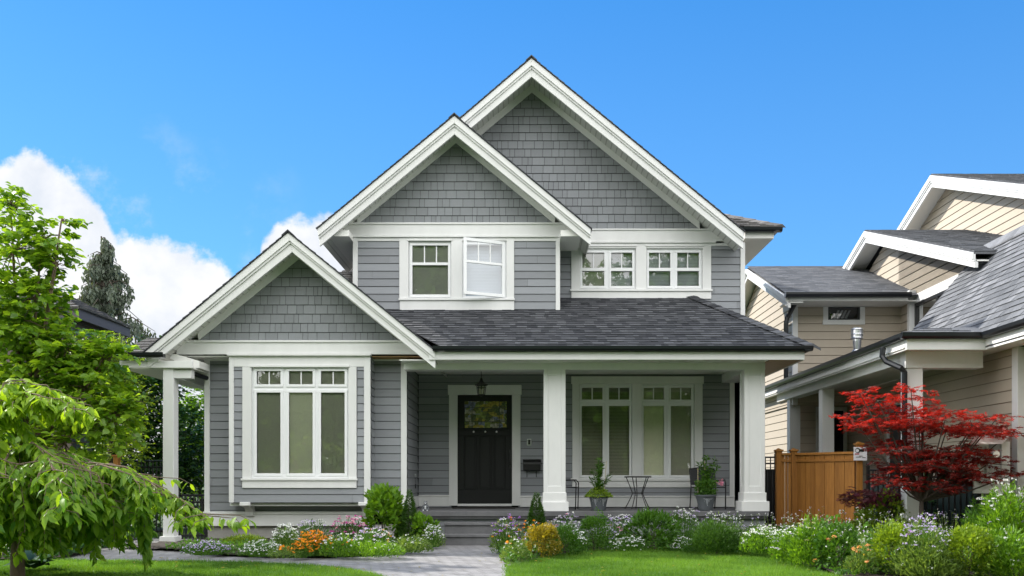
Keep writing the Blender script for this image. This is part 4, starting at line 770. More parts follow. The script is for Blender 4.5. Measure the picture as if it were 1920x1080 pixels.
class LB:
    def __init__(s): s.V = []; s.F = []; s.A = []; s.n = 0
    def add(s, tm, P_, d, n, size, var=None, wscale=1.0):
        tv, tf = tm; P_ = np.asarray(P_, float); k = len(P_)
        if k == 0: return
        d = norm(np.asarray(d, float)); n = np.asarray(n, float); n = n-(n*d).sum(1, keepdims=True)*d; n = norm(n+1e-6); sd = np.cross(d, n)
        size = np.broadcast_to(np.asarray(size, float), (k,))[:, None, None]
        W = np.broadcast_to(np.asarray(wscale, float), (k,))[:, None, None]
        vv_ = P_[:, None, :]+size*(tv[None, :, 0:1]*W*sd[:, None, :]+tv[None, :, 1:2]*d[:, None, :]+tv[None, :, 2:3]*n[:, None, :])
        s.V.append(vv_.reshape(-1, 3)); m_ = len(tv)
        var = NR.random(k) if var is None else np.broadcast_to(np.asarray(var, float), (k,))
        base = s.n+np.arange(k)*m_
        for f in tf: s.F.append((base[:, None]+np.array(f)[None, :], var))
        s.n += k*m_
    def build(s, name, m_, parent=None, label=None, kind=None):
        off = root_loc(parent) if parent else Vector((0, 0, 0))
        V_ = np.concatenate(s.V)-np.array(off); me = bpy.data.meshes.new(name); me.vertices.add(len(V_)); me.vertices.foreach_set('co', V_.astype(np.float32).ravel())
        li = np.concatenate([f.ravel() for f, _ in s.F]); tot = np.concatenate([np.full(len(f), f.shape[1]) for f, _ in s.F]); va = np.concatenate([a for _, a in s.F])
        me.loops.add(len(li)); me.loops.foreach_set('vertex_index', li.astype(np.int32)); me.polygons.add(len(tot)); me.polygons.foreach_set('loop_start', np.concatenate([[0], np.cumsum(tot)[:-1]]).astype(np.int32))
        at = me.attributes.new('var', 'FLOAT', 'FACE'); at.data.foreach_set('value', va.astype(np.float32)); me.materials.append(m_); me.update(calc_edges=True); me.validate()
        return finish(name, me, parent, label, 0, kind)
def rnd(k): return norm(NR.normal(size=(k, 3)))
# lawn blades
gm = leafmat('grass_blade', (.06, .145, .014), (.16, .30, .035), .4, (1.6, 1.5, .5), .5, .3)
def grass(name, poly, dens, label):
    xs = [p[0] for p in poly]; ys = [p[1] for p in poly]; x0, x1, y0, y1 = max(min(xs), -6.6), max(xs), 9.2, max(ys)
    n_ = int((x1-x0)*(y1-y0)*dens); px_ = NR.uniform(x0, x1, n_); py_ = NR.uniform(y0, y1, n_); k = inside(px_, py_, poly); px_, py_ = px_[k], py_[k]; n_ = len(px_); px_ = px_+NR.normal(0, .03, n_); py_ = py_+NR.normal(0, .04, n_)
    patch = .5+.5*np.sin(px_*1.7+py_*.9)+.2*np.sin(px_*4.1-py_*3.3+1)+.15*np.sin(px_*9+py_*7)
    lb = LB(); d = np.stack([NR.normal(0, .35, n_), NR.normal(0, .35, n_), np.ones(n_)], 1); h = NR.uniform(.024, .055, n_)*(1+.35*np.sin(px_*5.3+py_*2.7)*np.sin(px_*2.1-py_*6.1)); tall = NR.random(n_) < .012; h = np.where(tall, h*1.9, h)
    lb.add(BLADE, np.stack([px_, py_, np.full(n_, .005)], 1), d, rnd(n_), h, np.clip(patch*.6+NR.random(n_)*.5-.05, 0, 1), .0065/h)
    tag(lb.build(name, gm, kind='stuff'), label, 'grass')
grass('grass', lawnR, 5200, 'bright green mown lawn right of the paved path'); grass('grass', lawnL, 5200, 'bright green mown lawn left of the paved path')
# soil beds
def bed(name, poly, hf, x0, x1, y0, y1, st=.12):
    q = MB(); nx, ny = int((x1-x0)/st)+1, int((y1-y0)/st)+1; idx = {}
    gx, gy = np.meshgrid(np.linspace(x0, x1, nx), np.linspace(y0, y1, ny), indexing='ij'); ins = inside(gx.ravel(), gy.ravel(), poly).reshape(nx, ny)
    for i in range(nx):
        for j in range(ny): idx[i, j] = len(q.v); q.v.append((gx[i, j], gy[i, j], hf(gx[i, j], gy[i, j])+R.uniform(-.012, .012)+.01))
    for i in range(nx-1):
        for j in range(ny-1):
            if ins[i, j] and ins[i+1, j] and ins[i+1, j+1] and ins[i, j+1]: q.f.append((idx[i, j], idx[i+1, j], idx[i+1, j+1], idx[i, j+1])); q.a.append(.5); q.m.append(0)
    return q.build(name, soil, kind='structure', smooth=True)
bedL = [(-6.3, 14.5), G(345, 1037), G(400, 1044), G(500, 1047), G(600, 1048), G(700, 1044), G(780, 1034), G(838, 1022.5), (-1.33, 15.9), (-1.3, 16.5), (-5.6, 16.6)]
bedR = [G(932, 1022.5), G(930, 1034), G(948, 1062), G(975, 1057), G(1010, 1050), G(1060, 1041), G(1100, 1034), G(1200, 1030), G(1300, 1029), G(1400, 1031), G(1450, 1042), G(1500, 1060), G(1560, 1078), G(1600, 1100), (3.6, 7.5), (9, 7.5), (9, 19), (3.97, 19), (3.97, 15.95), (.1, 15.95)]
def hR(x, y): return max(0, min(.22, (x-2.2)*.08))*min(1, max(0, (y-10)/2.5))
def hL(x, y): return .03
bed('flower_bed', bedL, hL, -6.4, -1.2, 12.4, 16.6); bed('flower_bed', bedR, hR, -.6, 9, 9, 19)
hedgebed = [(-12, 12.1), (-5.9, 12.3), (-6.2, 14.6), (-7.2, 19), (-12, 19)]; bed('planting_bed', hedgebed, hL, -12, -5.5, 12, 19, .3)
# ------------------------------------------------------------------ plants
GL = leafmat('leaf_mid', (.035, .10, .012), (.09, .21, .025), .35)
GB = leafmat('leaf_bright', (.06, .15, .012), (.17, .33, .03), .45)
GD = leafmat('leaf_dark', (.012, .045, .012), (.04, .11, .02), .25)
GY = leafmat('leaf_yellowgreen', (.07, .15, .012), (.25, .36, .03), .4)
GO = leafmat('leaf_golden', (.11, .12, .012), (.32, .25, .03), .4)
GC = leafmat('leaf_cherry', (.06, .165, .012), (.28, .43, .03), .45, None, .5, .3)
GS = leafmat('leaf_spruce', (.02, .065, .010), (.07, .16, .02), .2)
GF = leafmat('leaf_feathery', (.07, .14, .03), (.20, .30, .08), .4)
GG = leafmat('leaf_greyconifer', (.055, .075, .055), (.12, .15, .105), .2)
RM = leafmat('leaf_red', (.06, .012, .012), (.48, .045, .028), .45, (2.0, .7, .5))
RP = leafmat('leaf_purple', (.07, .012, .02), (.16, .03, .045), .35, (1.6, .6, .6))
def petal(n, c, c2=None): return leafmat('petal_'+n, c, c2 or c, .3, (1.2, 1.1, 1.0), .6, .2)
PW = petal('white', (.72, .74, .72), (.85, .86, .84)); PL = petal('lilac', (.42, .32, .62), (.66, .58, .80)); PO = petal('orange', (.75, .20, .01), (.90, .38, .02))
PM = petal('magenta', (.55, .05, .32), (.70, .12, .45)); PP = petal('pink', (.75, .25, .40), (.85, .45, .55)); PV = petal('purple', (.28, .12, .45), (.45, .22, .60)); PE = petal('peach', (.85, .36, .12), (.92, .52, .22)); PYL = petal('yellow', (.8, .5, .03)); PS = petal('seedhead', (.30, .34, .10), (.45, .45, .2))
KN, KB, OV, ST, FL = kite(.14), kite(.30), ovate(.32), star(), petals()
KNN = kite(.13, .02)
def zground(x, y): return hR(x, y) if x > -.6 else .03
def stems(parent, c, R_, H, n, m_=barkd, r0=.008):
    q = MB()
    for k in range(n):
        a = R.uniform(0, 6.28); e = R.uniform(.2, .8)*R_; q.tube([(c[0], c[1], c[2]-.02), (c[0]+e*.4*math.cos(a), c[1]+e*.4*math.sin(a), c[2]+H*.4), (c[0]+e*math.cos(a), c[1]+e*math.sin(a), c[2]+H*R.uniform(.7, .9))], [r0, r0*.7, r0*.3], 5)
    q.build('stem', m_, parent)
def lump(d, ph): return 1+.13*np.sin(d[:, 0]*5+ph)*np.sin(d[:, 2]*6+ph*2)+.10*np.sin(d[:, 0]*11+d[:, 1]*9+ph*3)
def shrub(name, label, cat, px, yb, yt, wpx, m_, n, leaf, tm=KB, shape='globe', zg=None, up=.5, ragged=0.0, flowers=None, D=None, squash=1.0, group=None):
    if D is None:
        D = ZE*F/(yb-CY)
        for _ in range(3): D = (ZE-zground(X(px, D), D))*F/(yb-CY)
    x = X(px, D); z0 = zground(x, D) if zg is None else zg; R_ = wpx/2*D/F; H = Z(yt, D)-z0
    t = thing(name, label, cat, (x, D, z0), group); ph = R.uniform(0, 9); lb = LB(); c = np.array([x, D, z0])
    if shape == 'cone':
        h = 1-np.sqrt(NR.random(n)); a = NR.uniform(0, 6.283, n); rr = (1-h)**.85*(.55+.45*NR.random(n)**.4)*(1+.08*np.sin(a*5+h*9+ph)); p = np.stack([np.cos(a)*rr*R_, np.sin(a)*rr*R_, h*H], 1); d = norm(np.stack([np.cos(a), np.sin(a), np.full(n, .7)], 1)+NR.normal(0, .35, (n, 3)))
    else:
        nc = max(12, n//26); dc = rnd(nc); dc[:, 2] = np.where(dc[:, 2] < -.55, -dc[:, 2], dc[:, 2]); rc = (.35+.65*NR.random(nc)**.45)*lump(dc, ph)*(1+ragged*NR.normal(0, 1, nc))
        i = NR.integers(0, nc, n); cs_ = .20 if ragged else .17
        d0 = norm(dc[i]+rnd(n)*cs_*1.6); p = d0*rc[i][:, None]*(1+NR.normal(0, .06, (n, 1))); 
        if shape == 'mound': hh = H; p = np.stack([p[:, 0]*R_, p[:, 1]*R_*squash, np.abs(p[:, 2])*hh*.98+.01], 1)
        else: p = np.stack([p[:, 0]*R_, p[:, 1]*R_*squash, np.maximum((p[:, 2]*.58+.42)*H, NR.random(n)*.05)], 1)
        d = norm(d0+rnd(n)*.7+np.array([0, 0, up]))
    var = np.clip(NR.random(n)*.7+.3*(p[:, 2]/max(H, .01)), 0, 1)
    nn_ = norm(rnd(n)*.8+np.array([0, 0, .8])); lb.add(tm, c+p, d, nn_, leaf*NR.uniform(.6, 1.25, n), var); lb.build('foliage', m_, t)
    stems(t, (x, D, z0), R_*.7, H*.8, 5)
    if flowers: blossoms(t, c, R_, H, flowers, squash)
    return t
def blossoms(t, c, R_, H, flowers, squash=1, spread=1.0):
    "flowers: (petal material, number of heads, florets in a head, floret size, head radius, name, lift)"
    for fm_, nh, k, sz, hr, nm, lift in flowers:
        nh = max(3, int(nh*.78)); sz *= .93
        a = NR.uniform(0, 6.283, nh); rr = np.sqrt(NR.random(nh))*.98*spread; hx, hy = rr*np.cos(a), rr*np.sin(a)
        hz = np.sqrt(np.maximum(0, 1-rr**2))*.85+.12+lift*NR.random(nh); hz = np.minimum(hz, 1)*NR.uniform(.55 if lift < .2 else .72, 1.02, nh)
        hp_ = c+np.stack([hx*R_, hy*R_*squash, hz*H], 1); q = LB(); off = NR.normal(0, hr*.6, (nh, k, 3))*np.array([1, 1, .35]); pp = (hp_[:, None, :]+off).reshape(-1, 3)
        nn_ = norm(rnd(nh*k)*.55+np.array([0, -.55, .8])); q.add(FL, pp, rnd(nh*k), nn_, sz*NR.uniform(.7, 1.2, nh*k)*1.1); q.build(nm, fm_, t)
        s_ = LB(); base = c+np.stack([hx*R_*.45, hy*R_*.45, np.zeros(nh)], 1); dv = hp_-base; ln2 = np.linalg.norm(dv, axis=1); s_.add((np.array([(-.5, 0, 0), (.5, 0, 0), (.4, 1, 0), (-.4, 1, 0)]), [(0, 1, 2, 3)]), base, dv, rnd(nh)*.3+np.array([0, -1, 0]), ln2, .5, .006/ln2); s_.build('flower_stem', GL, t)
def clump(name, label, px, yb, yt, wpx, flowers, m_=GL, n=700, leaf=.04, tm=KN, up=1.0, D=None, squash=.9, zg=None, hf=.85, group=None, cat='flowers'):
    if D is None:
        D = ZE*F/(yb-CY)
        for _ in range(3): D = (ZE-zground(X(px, D), D))*F/(yb-CY)
    x = X(px, D); z0 = zground(x, D) if zg is None else zg; R_ = wpx/2*D/F; H = Z(yt, D)-z0
    t = thing(name, label, cat, (x, D, z0), group); c = np.array([x, D, z0]); a = NR.uniform(0, 6.283, n); rr = np.sqrt(NR.random(n)); hmax = np.sqrt(np.maximum(0, 1-rr**2*.85))*hf*(1+.15*np.sin(a*4+px))
    hz = NR.random(n)**.7*hmax; p = np.stack([rr*np.cos(a)*R_, rr*np.sin(a)*R_*squash, hz*H], 1); d = norm(np.stack([np.cos(a)*rr, np.sin(a)*rr, np.full(n, up)], 1)+rnd(n)*.7)
    lb = LB(); lb.add(tm, c+p, d, norm(rnd(n)+np.array([0, 0, .4])), leaf*NR.uniform(.6, 1.4, n)); lb.build('foliage', m_, t); blossoms(t, c, R_, H, flowers, squash); return t
W_ = lambda n, k=5, s=.022, r=.02, l=.1, nm='white_blossoms': (PW, n, k, s, r, nm, l)
def fl_(mt, nm): return lambda n, k=5, s=.022, r=.02, l=.1: (mt, n, k, s, r, nm, l)
Li, Or, Ma, Pi, Vi, Pe, Ye, Se = fl_(PL, 'lilac_blossoms'), fl_(PO, 'orange_blossoms'), fl_(PM, 'magenta_blossoms'), fl_(PP, 'pink_blossoms'), fl_(PV, 'purple_blossoms'), fl_(PE, 'peach_blossoms'), fl_(PYL, 'yellow_blossoms'), fl_(PS, 'seed_heads')  # Se makes green seed heads from the petal shape
# left bed
clump('lilac_flower_clump', 'low lilac aubrieta mat at the far left end of the flower bed', 388, 1040, 1013, 95, [Li(260, 4, .016, .012), W_(30, 3, .014, .01)], GL, 1500, .03, hf=.8)
clump('juniper', 'low creeping yellow-green conifer under the bay window', 458, 1024, 1003, 80, [], GY, 1800, .04, KNN, hf=.9, D=15.3, cat='shrub')
clump('white_flower_clump', 'low white alyssum at the path edge under the left bay window', 490, 1043, 1012, 84, [W_(220, 4, .018, .014)], GL, 1500, .03)
clump('white_flower_clump', 'taller white candytuft behind the alyssum left of the orange wallflower', 536, 1036, 982, 52, [W_(90, 8, .018, .028, .3)], GF, 900, .04)
clump('orange_flower_clump', 'mass of bright orange wallflowers in the centre of the left bed', 588, 1042, 994, 76, [Or(230, 5, .025, .02, .15), W_(24, 3, .02, .012)], GL, 900, .04)
clump('orange_flower_clump', 'few orange poppies over grey-green leaves at the path edge', 535, 1047, 1022, 62, [Or(12, 5, .035, .014, .2)], GF, 700, .035)
clump('orange_flower_clump', 'deep orange marigolds left of the daisies at the path edge', 565, 1046, 1010, 44, [Or(70, 5, .026, .016, .1)], GL, 500, .035)
clump('mixed_flower_clump', 'tall lilac and white yarrow standing before the bay baseboard', 585, 1020, 972, 70, [Li(26, 7, .02, .026, .4), W_(22, 7, .018, .026, .5)], GL, 500, .05)
clump('mixed_flower_clump', 'green clump dotted with white daisies right of the orange wallflower', 638, 1044, 1000, 76, [W_(60, 4, .022, .012, .2), Or(10, 4, .025, .012)], GB, 1200, .045)
clump('pink_flower_clump', 'tall pink and magenta phlox in front of the bay baseboard', 655, 1022, 968, 72, [Ma(44, 9, .022, .026, .3), Pi(38, 6, .022, .022, .6), W_(16, 5, .02, .02, .4)], GD, 600, .05)
clump('mixed_flower_clump', 'lilac, white and orange flower mix left of the broad leaved shrub', 700, 1036, 988, 84, [Li(56, 6, .02, .024, .2), W_(50, 6, .02, .022, .2), Or(18, 4, .028, .014, .2)], GL, 1200, .045)
clump('feathery_clump', 'feathery green clump with tiny daisies before the broad leaved shrub', 702, 1044, 1012, 110, [W_(30, 3, .018, .01), Li(8, 5, .022, .015)], GB, 2200, .045, KNN)
clump('feathery_clump', 'yellow-green feathery clump with tiny white stars at the path curve', 770, 1036, 1002, 80, [W_(110, 3, .014, .01)], GF, 1900, .04, KNN)
clump('white_flower_clump', 'white alyssum spilling beside the porch steps', 812, 1026, 985, 46, [W_(90, 5, .018, .018, .2), Li(12, 4, .018, .015)], GF, 700, .035)
shrub('leafy_shrub', 'tall broad leaved green shrub at the corner of the bay wall', 'shrub', 720, 1012, 916, 76, GB, 1150, .105, OV, 'globe', ragged=.07, D=15.2)
shrub('dwarf_spruce', 'narrow dark conical dwarf spruce left of the porch steps', 'shrub', 768, 1006, 917, 44, GS, 5600, .045, KNN, 'cone', D=15.0)
shrub('leafy_shrub', 'rounded light green shrub beside the left end of the porch steps', 'shrub', 796, 1024, 968, 50, GB, 900, .065, OV, 'globe', ragged=.06, D=14.9)
clump('white_flower_clump', 'slender white blue-tinged flowers against the porch skirt by the steps', 822, 1010, 978, 24, [Li(14, 4, .014, .014, .6)], GF, 200, .03)
# right bed
clump('mixed_flower_clump', 'tall purple, orange and white flower mix right of the porch steps', 950, 1040, 966, 62, [Vi(34, 6, .024, .024, .3), Or(12, 5, .03, .014, .2), W_(30, 6, .022, .022, .2), Li(22, 6, .02, .022, .3), Se(12, 5, .02, .012, .7)], GF, 900, .05)
shrub('dwarf_spruce', 'bright green conical dwarf spruce in front of the middle porch column', 'shrub', 1006, 1000, 921, 50, GS, 6000, .048, KNN, 'cone', D=15.2)
shrub('golden_barberry', 'round golden-brown barberry at the front corner of the right bed', 'shrub', 1016, 1047, 984, 66, GO, 3400, .034, KB, 'globe')
shrub('boxwood', 'small round green boxwood touching the golden-brown barberry', 'shrub', 1058, 1043, 988, 56, GL, 2600, .028, KB, 'globe')
clump('orange_flower_clump', 'few orange poppies between the barberry and the conical spruce', 1000, 1032, 972, 50, [Or(16, 5, .03, .014, .4)], GL, 400, .04)
clump('feathery_clump', 'dry yellowish feathery clump with small white stars beside the path edge', 965, 1054, 1006, 50, [W_(30, 4, .018, .014, .1), Or(3, 4, .03, .012)], GF, 1100, .04, KNN)
clump('lilac_flower_clump', 'lilac and white yarrow right of the middle porch column', 1062, 1022, 962, 60, [Li(34, 7, .022, .026, .4), W_(24, 6, .02, .024, .5), Pi(8, 6, .022, .02, .3)], GL, 500, .05)
shrub('boxwood', 'upright round green boxwood below the left planter', 'shrub', 1113, 1035, 964, 62, GL, 3600, .03, KB, 'globe')
clump('white_flower_clump', 'white candytuft between the two round boxwoods', 1082, 1040, 992, 34, [W_(40, 6, .02, .024, .2)], GL, 400, .04)
clump('mixed_flower_clump', 'pink, lilac and white phlox between boxwood and rhododendron', 1163, 1030, 966, 66, [Li(40, 7, .022, .026, .3), Pi(16, 7, .022, .022, .1), W_(50, 6, .02, .024, .4)], GL, 700, .045)
clump('white_flower_clump', 'low white alyssum at the lawn edge left of the rhododendron', 1178, 1035, 1004, 80, [W_(130, 5, .018, .018)], GL, 1200, .035)
shrub('rhododendron', 'glossy rhododendron with long pointed leaves in the centre of the right bed', 'shrub', 1228, 1033, 960, 96, GL, 1500, .085, ovate(.17), 'globe', ragged=.03)
clump('lilac_flower_clump', 'lilac phlox showing behind the rhododendron', 1225, 1012, 954, 70, [Li(26, 7, .022, .026, .3)], GL, 300, .05, D=15.4)
clump('white_flower_clump', 'white and lilac yarrow right behind the rhododendron', 1285, 1022, 952, 62, [W_(50, 7, .02, .028, .4), Li(26, 7, .02, .024, .3)], GL, 700, .05)
clump('white_flower_clump', 'low white and lilac flowers between rhododendron and mounded yew', 1282, 1035, 1006, 54, [W_(60, 5, .018, .02), Li(14, 5, .018, .02)], GL, 700, .035)
shrub('mounded_yew', 'wide low dark green mounded yew at the lawn edge', 'shrub', 1343, 1036, 984, 104, GS, 7000, .048, KNN, 'mound', up=.9)
clump('white_flower_clump', 'airy white and lilac yarrow behind the mounded yew', 1352, 1022, 960, 100, [W_(60, 6, .018, .024, .4), Li(30, 5, .018, .02, .4)], GF, 800, .05)
clump('white_flower_clump', 'white soapwort clump below the right porch column', 1428, 1036, 984, 80, [W_(110, 6, .02, .026, .2), Li(20, 4, .018, .02)], GB, 1300, .045)
clump('white_flower_clump', 'white and green sprawling clump in front of the cedar fence corner', 1480, 1050, 985, 70, [W_(60, 5, .02, .022, .2), Li(16, 4, .018, .02)], GB, 1400, .05)
clump('feathery_clump', 'tall thin stems with green seed heads before the cedar fence', 1520, 1060, 966, 76, [Se(26, 6, .024, .014, .7), W_(20, 4, .018, .02)], GB, 2000, .06)
shrub('rose_bush', 'peach-orange rose bush in front of the cedar fence panel', 'rose bush', 1572, 1066, 984, 84, GL, 1500, .045, OV, 'globe', ragged=.16, flowers=[Pe(11, 9, .035, .022, .1), W_(14, 4, .016, .015)])
clump('orange_flower_clump', 'low peach-orange flowers left of the yellow-green euonymus', 1615, 1076, 1022, 60, [Pe(12, 7, .03, .02, .2), Ye(4, 5, .02, .015)], GF, 900, .045)
shrub('leafy_shrub', 'light yellow-green hydrangea below the purple maple', 'shrub', 1660, 1010, 932, 104, GY, 1900, .06, OV, 'mound', D=14.2)
shrub('euonymus', 'rounded yellow-green euonymus standing beside the right lawn edge', 'shrub', 1672, 1074, 984, 78, GY, 3600, .036, KB, 'globe', ragged=.03)
clump('lilac_flower_clump', 'pale lilac yarrow between the euonymus and the yellow-green spirea', 1735, 1060, 962, 100, [Li(90, 7, .02, .028, .2), W_(30, 6, .018, .022, .2), Vi(4, 8, .022, .02)], GF, 1500, .05)
clump('feathery_clump', 'big feathery grey-green clump at the front of the right bed', 1742, 1082, 1008, 130, [W_(12, 7, .018, .02, .2)], GF, 4200, .06, KNN)
shrub('spirea', 'yellow-green spirea before the tall white phlox', 'shrub', 1815, 1060, 988, 96, GY, 3600, .036, KB, 'globe', ragged=.05)
shrub('dark_shrub', 'dark green shrub under the left of the red maple trunk', 'shrub', 1722, 985, 898, 66, GD, 1700, .06, OV, 'globe', D=15.0, ragged=.08)
shrub('dark_shrub', 'dark green shrub right of the red maple trunk', 'shrub', 1795, 985, 900, 70, GD, 1700, .06, OV, 'globe', D=15.0, ragged=.08)
clump('white_flower_clump', 'tall white phlox with lance leaves by the white corner board', 1895, 1060, 900, 110, [W_(42, 8, .022, .03, .4)], GB, 2600, .075, KN, up=.8, D=11.9)
clump('white_flower_clump', 'tall green phlox with few white heads right of the spirea', 1850, 1050, 925, 80, [W_(16, 8, .022, .03, .4)], GL, 1900, .075, KN, up=.8, D=12.4)
clump('white_flower_clump', 'white bellflowers at the front right end of the bed', 1885, 1082, 985, 110, [W_(34, 4, .025, .016, .1)], GB, 2600, .07, KN, up=.8)
q = MB(); c_ = P(1605, 1040, 12.6); q.ball((c_.x, c_.y, .14), .20, .16, .13, 10); q = q.build('garden_rock', stone); tag(q, 'grey garden rock half hidden left of the yellow-green euonymus', 'rock')
gl_ = thing('garden_light', 'small white globe garden light before the dark green fence screen', 'lamp', P(1687, 940, 14.6)); D = 14.6
q = MB(); c_ = P(1687, 908, D); q.ball(c_, .036, .036, .036, 12); q.build('globe', whglobe, gl_); q = MB(); q.cyl((c_.x, c_.y, .2), (c_.x, c_.y, c_.z-.03), .012); q.lathe((c_.x, c_.y, c_.z-.04), [(.03, 0), (.04, .02), (.02, .022)], 12); q.build('stake', black, gl_)
# ground cover between the clumps
def cover(name, label, poly, n, m_, leaf, x0, x1, y0, y1, hmax=.15, keep=None):
    a, b = NR.uniform(x0, x1, n), NR.uniform(y0, y1, n); k = inside(a, b, poly)
    if keep: k &= keep(a, b)
    a, b = a[k], b[k]; n = len(a); z_ = np.array([zground(p, r) for p, r in zip(a, b)])+NR.random(n)*hmax*(.5+.5*np.sin(a*6+b*5)**2)
    lb = LB(); lb.add(KB, np.stack([a, b, z_], 1), rnd(n)+np.array([0, 0, .8]), rnd(n)+np.array([0, 0, 1]), leaf*NR.uniform(.6, 1.4, n)); tag(lb.build(name, m_, kind='stuff'), label, 'ground cover')
cover('ground_cover', 'low mixed green ground cover filling the right flower bed', bedR, 34000, GL, .05, -.5, 7.5, 10.2, 16)
cover('ground_cover', 'low mixed green ground cover filling the left flower bed', bedL, 5000, GL, .04, -5.3, -1.4, 12.7, 15.2, .09)
cover('ground_cover', 'dark green ground cover under the trees behind the left lawn', hedgebed, 5000, GD, .09, -8.5, -5.6, 12.1, 17, .3)
def wild(name, label, poly, n, m_, x0, x1, y0, y1, sz):
    a, b = NR.uniform(x0, x1, n), NR.uniform(y0, y1, n); k = inside(a, b, poly); a, b = a[k], b[k]; n = len(a); g = np.array([zground(p, r) for p, r in zip(a, b)]); h = NR.uniform(.16, .42, n); tp = np.stack([a+NR.normal(0, .05, n), b+NR.normal(0, .05, n), g+h], 1)
    lb = LB(); i = np.repeat(np.arange(n), 4); lb.add(FL, tp[i]+NR.normal(0, .014, (4*n, 3)), rnd(4*n), rnd(4*n)*.5+np.array([0, -.5, .8]), sz*NR.uniform(.6, 1.2, 4*n)); tag(lb.build(name, m_, kind='stuff'), label, 'flowers')
    q = LB(); base = np.stack([a, b, g], 1); dv = tp-base; l2 = np.linalg.norm(dv, axis=1); q.add((np.array([(-.5, 0, 0), (.5, 0, 0), (.35, 1, 0), (-.35, 1, 0)]), [(0, 1, 2, 3)]), base, dv, rnd(n)*.3+np.array([0, -1, 0]), l2, .7, .005/l2)
    j = np.repeat(np.arange(n), 5); f = NR.random(5*n)[:, None]; q.add(KN, base[j]*(1-f)+tp[j]*f, rnd(5*n)+np.array([0, 0, .5]), rnd(5*n), .05*NR.uniform(.5, 1.3, 5*n)); tag(q.build(name+'_stems', GF, kind='stuff'), label+', their stems', 'stems')
wild('white_wildflowers', 'loose white meadow flowers scattered through the right bed', bedR, 650, PW, 0, 6.8, 10.8, 15.3, .02)
wild('lilac_wildflowers', 'loose lilac meadow flowers scattered through the right bed', bedR, 200, PL, 0, 6.8, 11.2, 15.3, .02)
n = 240; a = NR.uniform(-6, 4, n); b = NR.uniform(9.5, 13.6, n); k = ~inside(a, b, bedR) & ~inside(a, b, bedL); a, b = a[k], b[k]; n = len(a); lb = LB(); on_ = inside(a, b, lawnR) | inside(a, b, lawnL)
lb.add(KB, np.stack([a, b, np.where(on_, .05, .006)], 1), rnd(n)*np.array([1, 1, .15]), rnd(n)*.3+np.array([0, 0, 1]), .035*NR.uniform(.5, 1.4, n)); tag(lb.build('fallen_leaves', GO, kind='stuff'), 'few dry fallen leaves on the paved path and lawn', 'leaves')
# ---- planters
def planter(px, label, relief):
    D = 16.25; cx = X(px, D); t = thing('planter', label, 'plant pot', (cx, D, .52)); q = MB()
    q.lathe((cx, D, .52), [(.0, 0), (.108, 0), (.118, .02), (.145, .16), (.165, .235), (.17, .24), (.182, .242), (.184, .268), (.172, .272), (.162, .262), (.155, .22), (.0, .22)], 28); q.build('pot', potm, t, smooth=False)
    q = MB()
    for gx in relief:
        def onpot(ax, z_): r_ = .112+(z_)*.235; return (cx+r_*math.sin(ax), D-r_*math.cos(ax)-.001, .52+z_)
        for row in range(6):
            for k in range(max(1, 5-row)):
                ax = gx+(k-(4-row)/2)*.085; p = onpot(ax, .185-row*.019); q.ball(p, .008, .006, .008, 6)
        for k in range(7):
            a0 = -.45+k*.15+gx; q.tube([onpot(a0, .2+.012*math.sin(k*2)), onpot(a0+.12, .208-.012*math.sin(k*2))], .0035, 4)
            if k % 2: q.tube([onpot(a0, .2), onpot(a0-.05, .165), onpot(a0-.01, .15)], .003, 4)
    q.build('grape_relief', potd, t); q = MB(); q.lathe((cx, D, .52), [(0, .245), (.16, .24)], 16); q.build('potting_soil', soil, t); return cx, D
cx, D = planter(1122.5, 'grey planter with two grape reliefs holding yellow trailing plant, left of bistro table', (-.45, .5))
t = thing('potted_plant', 'tall thin stems over yellow-green trailing moneywort in the left planter', 'plant', (cx, D, .765)); c = np.array([cx, D, .765])
lb = LB(); n = 1800; a = NR.uniform(0, 6.28, n); rr = np.sqrt(NR.random(n)); lb.add(kite(.35), c+np.stack([rr*np.cos(a)*.24, rr*np.sin(a)*.22, .13*(1-rr**2)*NR.random(n)*1.3-.01*rr], 1), rnd(n)+np.array([0, 0, .5]), rnd(n)+np.array([0, 0, 1]), .026); lb.build('trailing_foliage', GY, t)
def stalks(t, c, spec, m_, leaf, tm=KN):
    lb = LB(); q = MB()
    for dx, dy, h, bend, nl in spec:
        path = [Vector((c[0]+dx*f+bend*f*f, c[1]+dy*f, c[2]+h*f)) for f in np.linspace(0, 1, 7)]; q.tube(path, [.005]*6+[.002], 5)
        f = NR.uniform(.12, 1, nl); p = np.stack([c[0]+dx*f+bend*f*f, c[1]+dy*f, c[2]+h*f], 1); lb.add(tm, p, rnd(nl)*np.array([1, 1, .4])+np.array([0, 0, .35]), rnd(nl)+np.array([0, 0, 1]), leaf*NR.uniform(.6, 1.2, nl))
    q.build('stem', GL, t); lb.build('leaves', m_, t)
stalks(t, c, [(.0, 0, .64, 0, 110), (.03, .02, .57, .02, 90), (-.06, 0, .45, -.06, 50), (-.10, .03, .32, -.05, 44), (.11, 0, .38, .08, 50), (.13, .02, .30, .05, 40), (.02, -.03, .50, -.01, 80)], GL, .08)
q = MB(); q.cyl((cx+.09, D, .76), (cx+.13, D, .76+.60), .004); q.build('cane', cane, t)
cx, D = planter(1323, 'grey planter with one grape relief holding tall leafy plant, by the right column', (.0,))
t = thing('potted_plant', 'bushy tall lily plant with pink flowers in the right planter', 'plant', (cx, D, .765)); c = np.array([cx, D, .765])
lb = LB(); n = 1100; d = rnd(n); lb.add(KB, c+np.abs(d*NR.random((n, 1))**.4)*np.sign(d)*np.array([.20, .18, 0])+np.stack([np.zeros(n), np.zeros(n), NR.random(n)*.26], 1), rnd(n)+np.array([0, 0, .6]), rnd(n)+np.array([0, 0, 1]), .045); lb.build('foliage', GL, t)
